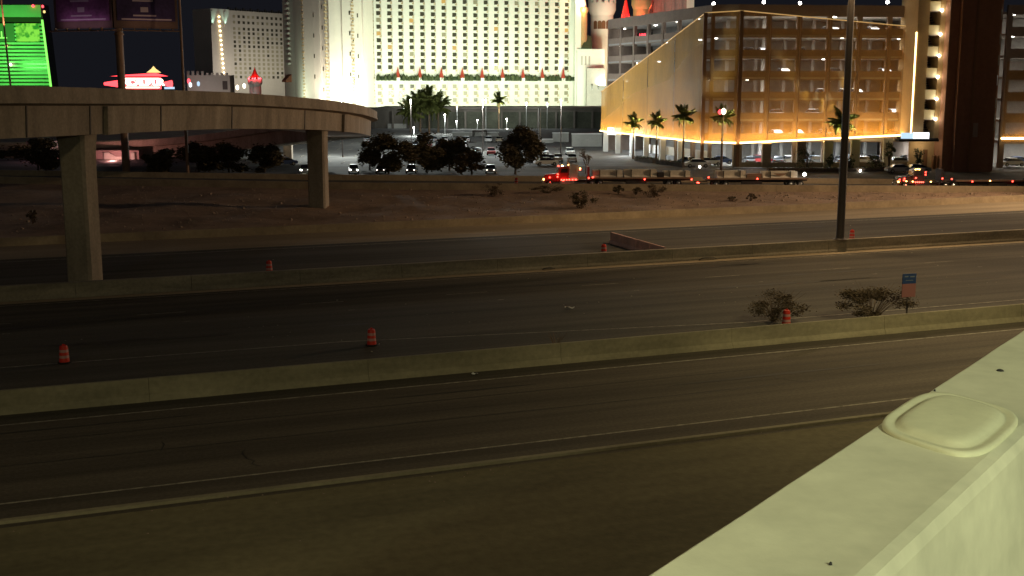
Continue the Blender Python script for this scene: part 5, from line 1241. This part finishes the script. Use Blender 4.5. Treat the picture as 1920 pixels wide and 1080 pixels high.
def tractor(label, loc, rz, body, stack=True, markers=()):
    # faces -x; front bumper at x=0, near side is -y
    t = thing('semi_truck', label, 'truck', loc, rz, 'trucks on the frontage road')
    b = MB(); b.prism([Vector(q) for q in ((0.25, -1.0, .75), (0.2, -1.0, 1.5), (0.5, -1.0, 1.78), (2.35, -1.0, 1.98), (2.35, -1.0, .75))], Vector((0, 0, 0)), Vector((0, 2.0, 0))); b.build('hood', body, t)
    b = MB(); b.prism([Vector(q) for q in ((2.36, -1.15, .7), (2.36, -1.15, 2.05), (2.62, -1.15, 2.9), (3.0, -1.15, 3.05), (4.2, -1.15, 3.05), (4.2, -1.15, .7))], Vector((0, 0, 0)), Vector((0, 2.3, 0))); b.build('cab', body, t)
    b = MB(); b.prism([Vector(q) for q in ((2.72, -1.17, 2.1), (2.9, -1.17, 2.75), (3.85, -1.17, 2.75), (3.85, -1.17, 2.1))], Vector((0, 0, 0)), Vector((0, 2.34, 0))); b.build('side_window', M['car_glass'], t)
    b = MB(); b.prism([Vector(q) for q in ((2.34, -.95, 2.1), (2.58, -.95, 2.82), (2.61, -.95, 2.82), (2.38, -.95, 2.1))], Vector((0, 0, 0)), Vector((0, 1.9, 0))); b.build('windscreen', M['car_glass'], t)
    bx(t, 'bumper', -.05, .24, -1.12, 1.12, .42, .82, M['chrome']); bx(t, 'grille', .14, .245, -.62, .62, .84, 1.48, M['chrome'])
    for y in (-1.12, 1.12):
        b = MB(); rows = []
        for j in range(9):
            a = math.pi * j / 8; rows.append([(1.15 + .72 * math.cos(a), y + d, .55 + .72 * math.sin(a)) for d in (-.2, .2)])
        b.grid(rows); b.build('fender', body, t)
        bx(t, 'fuel_tank', 2.7, 4.9, y - .25, y + .25, .45, .98, M['chrome'] if body is not M['truck_dark'] else M['frame'])
        bx(t, 'headlight', .1, .3, y * .85 - .12, y * .85 + .12, .98, 1.2, E_['amber'] if y < 0 else M['chrome'])
        bx(t, 'mirror', 2.3, 2.42, y * 1.17 - .1, y * 1.17 + .1, 2.1, 2.7, M['chrome'])
    if stack:
        bx(t, 'sleeper', 4.22, 5.5, -1.2, 1.2, .9, 3.35, M['grey_conc'])
        for y in (-1.28, 1.28): b = MB(); b.tube([(4.1, y, .9), (4.1, y, 3.7)], .1, 8); b.build('exhaust_stack', M['chrome'], t)
    bx(t, 'chassis', .3, 9.4, -.45, .45, .62, .95, M['frame'])
    for x, y in ((1.15, -1.08), (1.15, 1.08), (7.6, -1.0), (7.6, 1.0), (8.85, -1.0), (8.85, 1.0)): put('wheel', TW, t, (x, y, .52))
    for y in (-1.0, 1.0):
        b = MB(); b.grid([[(8.2 + 1.6 * math.cos(math.pi * j / 8), y + d, .6 + .62 * math.sin(math.pi * j / 8)) for d in (-.3, .3)] for j in range(9)]); b.build('mudguard', M['frame'], t)
    bx(t, 'headboard', 6.9, 7.2, -1.15, 1.15, 1.15, 3.0, body)
    for x, y, z, c in markers: put('marker_lamp', MKR if c == 'r' else MKA, t, (x, y, z))
    return t
def trailer(label, loc, rz, L, axles, markers=(), extra=None):
    t = thing('flatbed_trailer', label, 'trailer', loc, rz, 'flatbed trailers on the frontage road')
    bx(t, 'deck', 0, L, -1.22, 1.22, 1.22, 1.42, M['frame']); bx(t, 'side_rail', 0, L, -1.26, -1.221, 1.2, 1.45, M['rust'])
    for y in (-.5, .5):
        b = MB(); b.prism([Vector((.3, y - .1, 1.21)), Vector((L, y - .1, 1.21)), Vector((L, y - .1, .95)), Vector((L * .75, y - .1, .72)), Vector((L * .25, y - .1, .72)), Vector((.3, y - .1, 1.0))], Vector((0, 0, 0)), Vector((0, .2, 0))); b.build('chassis_beam', M['frame'], t)
    for x in axles:
        for y in (-.98, .98): put('wheel', TW, t, (x, y, .52))
    bx(t, 'tool_box', L * .35, L * .55, -1.15, -.7, .5, .95, M['frame'])
    b = MB(); b.tube([(.5, 0, .9), (-1.6, 0, .85)], .09, 6); b.build('drawbar', M['frame'], t)
    for x, y, z, c in markers: put('marker_lamp', MKR if c == 'r' else MKA, t, (x, y, z))
    return t
t0 = road_pt(1016); t1 = road_pt(1516); TA = math.atan2(t1.y - t0.y, t1.x - t0.x); TU = (t1 - t0).normalized(); TLEN = (t1 - t0).length
def along(px):
    k = (px - 1016) / 500; return t0.lerp(t1, k)
red_m = [(1.1, -1.32, 1.42, 'r'), (2.3, -1.3, 1.5, 'r'), (2.35, -1.3, 1.9, 'r'), (2.4, -1.3, 3.15, 'r'), (2.9, -1.38, 1.05, 'r'), (3.3, -1.38, 1.05, 'r'), (3.7, -1.38, 1.05, 'r'), (4.1, -1.38, 1.05, 'r'), (4.6, -1.38, 1.05, 'r'), (5.1, -1.3, 1.05, 'r'), (5.75, -1.3, 2.55, 'r'), (5.75, -1.3, 2.75, 'a'), (7.1, -1.3, 1.3, 'r'), (4.0, -1.2, 3.3, 'a'), (3.0, -1.2, 3.2, 'a')]
rt = tractor('dark red semi truck with glowing red marker lamps and a tall grey sleeper', t0, TA, M['truck_red'], True, red_m)
light('marker_glow', 'POINT', (3.2, -1.7, 1.0), 26, (1, .08, .05), rt, .15); light('marker_glow', 'POINT', (1.2, -1.7, 1.3), 12, (1, .08, .05), rt, .15)
p1 = along(1106); L1 = (along(1296) - p1).length
tr1 = trailer('front flatbed trailer coupled to the red truck, carrying precast barriers', p1, TA, L1, (L1 - 3.6, L1 - 2.1), [(.3, -1.3, 1.5, 'r'), (L1 * .53, -1.3, 1.15, 'r'), (L1 - .1, -1.3, 1.1, 'r')])
p2 = along(1322); L2 = (along(1516) - p2).length
tr2 = trailer('rear flatbed trailer with a white work light on its tail', p2, TA, L2, (1.6, 3.1, L2 - 2.7, L2 - 1.2), [(.4, -1.3, 1.6, 'r'), (L2 * .5, -1.3, 1.35, 'r'), (-1.1, -1.2, .75, 'r'), (-1.3, -1.2, .8, 'r')])
b = MB(); b.lathe([(.05, 1.75), (.22, 1.85), (.24, 2.0), (.2, 2.15), (.03, 2.22)], 10, (L2 - .6, -1.1)); b.build('work_light', E_['head'], tr2)
def blockload(label, x0, x1, h, base, y0=-.9, y1=-.45, mm='block', arch=False):
    t = thing('precast_barrier', label, 'concrete block', base + TU * x0 + Vector((0, 0, 1.425)), TA, 'precast barriers on the trailers'); L = x1 - x0
    for y in (y0, 0.35): 
        b = MB(); b.prism([Vector((0, y - .15, 0)), Vector((0, y - .15, .15)), Vector((0, y + .05, .4)), Vector((0, y + .08, h)), Vector((0, y + .32, h)), Vector((0, y + .36, .4)), Vector((0, y + .55, .15)), Vector((0, y + .55, 0))], Vector((0, 0, 0)), Vector((L, 0, 0))); b.build('block', M[mm], t)
    for f in (.22, .8): bx(t, 'strap', L * f - .04, L * f + .04, y0 - .17, y0 + .95 + .35, -.02, h + .02, M['black'])
    if arch: b = MB(); b.prism([Vector((L * .3 + L * .4 * j / 8, y0 - .16, h * .75 - h * .35 * math.sin(math.pi * j / 8))) for j in range(9)], Vector((0, 0, 0)), Vector((0, .012, 0))); b.build('stain_mark', M['rust'], t)
for base, pa, pb, h, lab in ((p1, 1111, 1166, 1.1, 'first precast barrier behind the red headboard of the truck'), (p1, 1169, 1230, 1.22, 'palest precast barrier in the middle of the front trailer'), (p1, 1244, 1293, 1.05, 'last precast barrier at the tail of the front trailer'), (p2, 1344, 1398, 1.15, 'precast barrier at the front of the rear trailer'), (p2, 1430, 1496, 1.1, 'precast barrier with a dark curved mark at the tail of the rear trailer')):
    blockload(lab, (along(pa) - base).length, (along(pb) - base).length, h, base, arch=pa == 1430)
def bundle(label, base, pa, pb, h, m):
    x0, x1 = (along(pa) - base).length, (along(pb) - base).length; t = thing('timber_bundle', label, 'load', base + TU * x0 + Vector((0, 0, 1.425)), TA)
    for k in range(3): bx(t, 'timber', 0, x1 - x0, -1.0, 1.0, .004 + k * h / 3, (k + 1) * h / 3 - .03, M[m])
bundle('dark wrapped load between two barriers on the front trailer', p1, 1231, 1243, .9, 'frame')
bundle('low reddish timber load in the middle of the rear trailer', p2, 1400, 1428, .75, 'rust')
s0 = road_pt(1687); s1 = road_pt(1925); SA = math.atan2(s1.y - s0.y, s1.x - s0.x)
dm = [(.2, -1.3, 1.2, 'r'), (.25, -1.3, 1.45, 'r'), (.9, -1.35, 1.35, 'r'), (1.3, -1.38, 1.2, 'a'), (1.0, -1.3, 1.6, 'r'), (2.3, -1.38, 1.15, 'a'), (2.75, -1.38, 1.05, 'r'), (3.05, -1.38, 1.05, 'r'), (3.35, -1.38, 1.05, 'r'), (3.65, -1.38, 1.05, 'r'), (3.95, -1.38, 1.05, 'r'), (2.8, -1.3, 1.7, 'r'), (3.3, -1.25, 3.0, 'a'), (3.0, -1.25, 3.05, 'a'), (2.7, -1.25, 3.0, 'a'), (4.3, -1.3, 2.2, 'r'), (4.3, -1.3, 2.6, 'r'), (5.2, -1.3, 1.1, 'a'), (7.0, -1.3, 1.6, 'r'), (8.5, -1.3, 1.5, 'r')]
dk = tractor('black semi truck dotted with red and amber marker lamps at the right', s0, SA, M['truck_dark'], False, dm)
light('marker_glow', 'POINT', (2.6, -1.8, 1.0), 45, (1, .08, .05), dk, .15)
p3 = s0 + (s1 - s0).normalized() * 9.2
trailer('black low trailer leaving the right edge of the picture', p3, SA, 15, (11.5, 13), [(2.6, -1.3, 1.2, 'r'), (5.4, -1.3, 1.3, 'a'), (9, -1.3, 1.2, 'r')])

# ------------------------------------------------------------------ cars
def car_parts():
    b = MB(); prof = [(-2.2, .32), (-2.25, .62), (-2.15, .86), (-1.45, .97), (1.15, .97), (2.0, .90), (2.22, .70), (2.22, .34)]
    A = [Vector((x, -.86, z)) for x, z in prof]; rows = [[Vector((x * .98, -.80, z)) for x, z in prof], A, [Vector((x, .86, z)) for x, z in prof], [Vector((x * .98, .80, z)) for x, z in prof]]
    b.grid(rows, 0, False, False); b.poly([(x * .98, -.80, z) for x, z in prof][::-1]); b.poly([(x * .98, .80, z) for x, z in prof]); b.grid([[r[-1], r[0]] for r in rows], 0, False, False)
    body = b.mesh('body'); b = MB()
    lo = [(-1.5, -.80, .97), (1.25, -.80, .97), (1.25, .80, .97), (-1.5, .80, .97)]; hi = [(-.75, -.62, 1.42), (.55, -.62, 1.42), (.55, .62, 1.42), (-.75, .62, 1.42)]
    lo = [(-1.5, -.80, .965), (1.55, -.80, .965), (1.55, .80, .965), (-1.5, .80, .965)]; hi = [(-.95, -.64, 1.42), (.6, -.64, 1.42), (.6, .64, 1.42), (-.95, .64, 1.42)]
    b.grid([lo, hi], 0, True, False); glass = b.mesh('window_band'); glass.materials.append(M['car_glass'])
    b = MB(); b.grid([[(x, y, 1.421) for x, y, _ in hi], [(x * .94, y * .94, 1.48) for x, y, _ in hi]], 0, True, False); b.poly([(x * .94, y * .94, 1.48) for x, y, _ in hi]); roof = b.mesh('roof')
    return body, glass, roof
BODY, GLASS, ROOF = car_parts(); CWH = wheel_mesh(.33, .22, M['galv'])
for me in (BODY, ROOF): me.materials.append(M['white_paint'])
hl = MB(); hl.box(2.215, 2.26, -.12, .12, -.07, .07); hl.mats = [M['reflect']]; HLM = hl.mesh('headlight')
tl = MB(); tl.box(-2.27, -2.225, -.12, .12, -.08, .08); tl.mats = [M['truck_red']]; TLM = tl.mesh('tail_light')
PAINT = {c: mat('car_paint_' + c, v, 0.35, spec=0.5) for c, v in dict(white=(.72, .72, .70), silver=(.42, .43, .44), grey=(.16, .17, .18), black=(.02, .02, .022), red=(.30, .03, .03), blue=(.03, .06, .16), tan=(.42, .36, .26)).items()}
def car(colour, label, x, y, z, rz, group, lights=False, sc_=(1, 1, 1)):
    t = thing('parked_car' if not lights else 'car', label, 'car', (x, y, z), rz, group); t.scale = sc_; P = PAINT[colour]
    put('body', BODY, t, m=P); put('window_band', GLASS, t); put('roof', ROOF, t, m=P)
    for wx in (-1.35, 1.38):
        for wy in (-.78, .78): put('wheel', CWH, t, (wx, wy, .33))
    for wy in (-.6, .6): put('headlight', HLM, t, (0, wy, .68), m=(E_['head'] if lights == 2 else E_['head_dim']) if lights else None); put('tail_light', TLM, t, (0, wy, .76))
    return t
ORD = ['first', 'second', 'third', 'fourth', 'fifth', 'sixth', 'seventh', 'eighth', 'ninth', 'tenth', 'eleventh', 'twelfth', 'thirteenth', 'fourteenth', 'fifteenth', 'sixteenth', 'seventeenth', 'eighteenth']
rng = random.Random(12); LG = 'cars parked in the hotel car park'
rows_ = (('front', 224, 700, 1075, 11.4 * 2.6), ('second', 243, 700, 1090, 0), ('third', 266, 690, 1000, 0), ('back', 290, 690, 1010, 0))
for nm, Y, a, c, _ in rows_:
    k = 0; x = at_y(a, 300, Y).x; xe = at_y(c, 300, Y).x
    while x < xe:
        if rng.random() < 0.66:
            cl = rng.choice(['white', 'white', 'silver', 'silver', 'grey', 'black', 'tan', 'red'])
            car(cl, f'{cl} parked car, {ORD[k]} from the left in the {nm} row of the car park', x, Y, lot_z(Y) + .012, R(90 if rng.random() < .5 else -90) + rng.uniform(-.05, .05), LG); k += 1
            if k >= 17: break
        x += 2.7 * (1 + .0)
# dark car in front of the low wall near the flyover, and glints left of the right column
for px, Y, cl, rz, lab in ((534, 214, 'blue', R(25), 'dark blue car with bright glints on the lit lot left of the right column'), (516, 224, 'grey', R(25), 'grey car behind the dark blue one, left of the right column'),
                           (1030, 222, 'black', R(80), 'dark car standing by the light post left of the garage ramp'), (1024, 214, 'white', R(10), 'white car at the kerb just behind the red truck')):
    p = at_y(px, 300, Y); car(cl, lab, p.x, Y, lot_z(Y) + .01, rz, LG)
GG = 'cars parked on the garage ground floor'; k = 0
for px, Y, cl, rz, lab in ((1290, 213, 'black', 2.0, 'dark car beside a white pier at the left of the garage ground floor'), (1308, 207, 'white', -.1, 'white car nosing out at the corner of the garage'), (1330, 212, 'white', .2, 'white car between the garage corner posts'),
                  (1352, 216, 'blue', 0, 'blue van deeper inside the garage corner bay'), (1405, 215, 'grey', 1.5, 'grey car in the first opening right of the garage corner'), (1424, 219, 'red', .1, 'dark red car at the back of the first opening'),
                  (1458, 216, 'black', 1.4, 'black car in the second ground opening of the garage'), (1482, 217, 'white', .1, 'white car under the yellow lamps in the second opening'), (1530, 217, 'grey', .2, 'grey car behind the dark bush in the garage'),
                  (1576, 217, 'black', 1.5, 'black car in the opening behind the light pole'), (1592, 221, 'silver', .3, 'silver car deeper in the opening behind the light pole'), (1620, 215, 'white', .1, 'white car in the opening right of the light pole'), (1640, 218, 'black', 0.1, 'black car in the opening right of the light pole'),
                  (1684, 212, 'white', .15, 'white car beside the round-topped young tree'), (1702, 218, 'black', 0, 'black car near the right end of the garage ground floor'), (1686, 201, 'silver', 0.05, 'silver car on the street before the garage lobby'), (1720, 201, 'grey', 0.05, 'dark grey car waiting above the black truck'),
                  (1898, 210, 'white', .1, 'white car in the ground floor of the right-hand garage wing'), (1908, 214, 'blue', 0.1, 'dark blue car behind the white one in the right-hand garage wing')):
    p = at_y(px, 300, Y); car(cl, lab, p.x, Y, (2.76 if Y > 204 else lot_z(Y) + .01), rz, GG)
rngu = random.Random(3)
for i in range(6):      # upper storeys: cars whose roofs show over the spandrels
    for kk, f in enumerate(sorted(rngu.uniform(0.06, .94) for _ in range(3))):
        p = bC2 + ux * LCD * f + un * 4.2; cl = rngu.choice(['white', 'silver', 'black', 'grey'])
        car(cl, f'{cl} car behind the gold screen, {ORD[i]} upper storey, {ORD[kk]} from the left', p.x, p.y, FL[i] + .012, math.atan2(ux.y, ux.x) + R(90 if rngu.random() < .6 else -90), 'cars on the upper garage storeys', sc_=(1, 1, 1.12))
for px, py, cl, d, lab in ((572, 321, 'grey', 1, 'car with glowing headlights just left of the right column'), (663, 321, 'grey', 1, 'car with strong headlights right of the right column'), (716, 322, 'black', 1, 'dark car with small headlights under the broad dark tree'), (772, 321, 'black', 1, 'dark car with small headlights under the second dark tree'), (920, 322, 'grey', 1, 'car with headlights between the dark trees, left of the tallest')):
    Y = 200.5; p = at_y(px, 320, Y); c = car(cl, lab, p.x, Y, lot_z(Y) + .01, R(-90) + .15 * (px < 700), 'cars with headlights on behind the barrier', 2 if px in (572, 663) else 1)
    light('headlamp_light', 'SPOT', (2.35, 0, .7), 900 if px in (572, 663) else 12, (1, .95, .85), c, .1, (8, 0, 0.1), R(110))

# ------------------------------------------------------------------ lot lights and other posts
def lamp_post(label, px, pyt, Y, power, head='lamp', m='galv', arm=0, col_=(0.92, 1.0, 0.96), r=.09, zb=None):
    p = at_y(px, pyt, Y); z = lot_z(Y) if zb is None else zb; h = p.z - z; t = thing('lamp_post', label, 'lamp post', (p.x, Y, z), 0, 'lamp posts of the car park')
    b = MB(); b.tube([(0, 0, -.2), (0, 0, h)], [r * 1.2, r], 8); b.build('post', M[m], t)
    b = MB(); b.lathe([(.05, h - .08), (.2, h), (.22, h + .16), (.14, h + .28), (.02, h + .3)], 10); b.build('lamp_head', E_[head] if head else M[m], t)
    if power: light('lamp_light', 'POINT', (0, -.7, h - .2), power, col_, t, .25)
    return t
lamp_post('pale tall lamp post between the tallest dark tree and the ramp walls', 1012, 205, 226, 0, None, 'galv', r=.16)
lamp_post('white globe lamp on a post beside the palm clump', 834, 216, 330, 2600)
lamp_post('bright low lamp in front of the palm clump', 776, 240, 320, 2600)
lamp_post('lamp over the podium left of the yellow palm', 911, 188, 366, 700, zb=4)
lamp_post('lamp over the podium wall left of the palms', 757, 200, 366, 700, zb=4)
lamp_post('warm lamp over the podium right of the palms', 857, 201, 366, 700, 'warm', zb=4)
lamp_post('lamp over the podium above the tallest dark tree', 987, 194, 366, 700, zb=4)
lamp_post('lamp over the podium near the right end of the white hotel', 1026, 195, 366, 700, zb=4)
lamp_post('dim lamp low on the podium above the back row of cars', 856, 228, 364, 500, zb=4)
lamp_post('dim lamp low on the podium left of the tallest dark tree', 895, 226, 364, 500, zb=4)
lamp_post('dim lamp beside the tallest dark tree, low on the podium', 950, 224, 364, 500, zb=4)
for px, Y, lab, pw in ((640, 236, 'lot lamp post hidden behind the end of the flyover', 15000), (905, 252, 'tall lot lamp post in the middle of the car park', 12000), (1052, 240, 'tall lot lamp post by the ramp walls', 6000), (770, 282, 'tall lot lamp post at the back of the car park', 9000)):
    lamp_post(lab, px, 188, Y, pw, None, 'mast', r=.1)
p = at_y(352, 318, 196); tp = thing('steel_post', 'thin tall brown-grey post right of the billboard', 'post', (p.x, 196, 2.0)); b = MB(); b.tube([(0, 0, -.2), (-.1, 0, pz(-40, 196) - 2.0)], [.26, .18], 10); b.build('pole', M['rust'], tp)
p = at_y(24, 168, 300); tp = thing('steel_post', 'thin orange-lit mast in front of the green building', 'post', (p.x, 300, 4)); b = MB(); b.tube([(0, 0, 0), (-1.4, 0, pz(-20, 300) - 4)], [.3, .2], 8); b.build('pole', M['rust'], tp)
light('base_light', 'SPOT', (0, -2, pz(60, 300) - 4), 5000, (1, .5, .3), tp, .2, (-1, 0, pz(10, 300) - 4), R(70))
# glowing signs and lit walls under the flyover on the far left
r, xa, xc = block('lit_shop', 'low building with pinkish lit walls and a glowing orange strip, under the flyover', 'building', 181, 262, 282, 319, 230, M['far_paint'], 8, 2.6)
b = MB(); b.box(at_y(194, 300, 229).x, at_y(231, 300, 229).x, 229.6, 229.98, pz(317, 230), pz(312, 230)); child(b, 'glow_strip', emit('orange_strip', (1, .30, .14), 1.8), r)
b = MB(); b.prism([Vector((at_y(x, 300, 229).x, 0, pz(y, 229))) for x, y in ((194, 311), (231, 311), (231, 294), (215, 294), (203, 286), (194, 287))], Vector((0, 229.4, 0)), Vector((0, 229.55, 0))); child(b, 'lit_panel', M['grey_conc'], r)
b = MB(); b.box(at_y(244, 300, 229).x, at_y(250, 300, 229).x, 229.5, 229.9, pz(318, 230), pz(286, 230)); child(b, 'lit_panel', emit('pink_panel', (1, .45, .35), .35), r)
light('shop_light', 'POINT', Vector((at_y(212, 300, 226).x, 225.5, pz(300, 226))) - r.location, 1600, (1, .42, .38), r, .3)
r, xa, xc = block('dark_kiosk', 'small pink-lit stall far left under the flyover', 'building', 70, 98, 270, 326, 226, M['far_paint'], 4, 2.6)
b = MB(); b.box(xa - 1.2, xc + .8, 224.6, 230, pz(268, 226), pz(265, 226)); child(b, 'awning', M['far_paint'], r)
b = MB(); b.box(xa, xc - .6, 225.6, 225.95, pz(312, 226) , pz(308, 226)); child(b, 'glow_strip', emit('dim_orange_strip', (1, .4, .2), .22), r)
light('pink_light', 'POINT', Vector(((xa + xc) / 2, 223, pz(268, 226))) - r.location, 120, (1, .4, .5), r, .3)
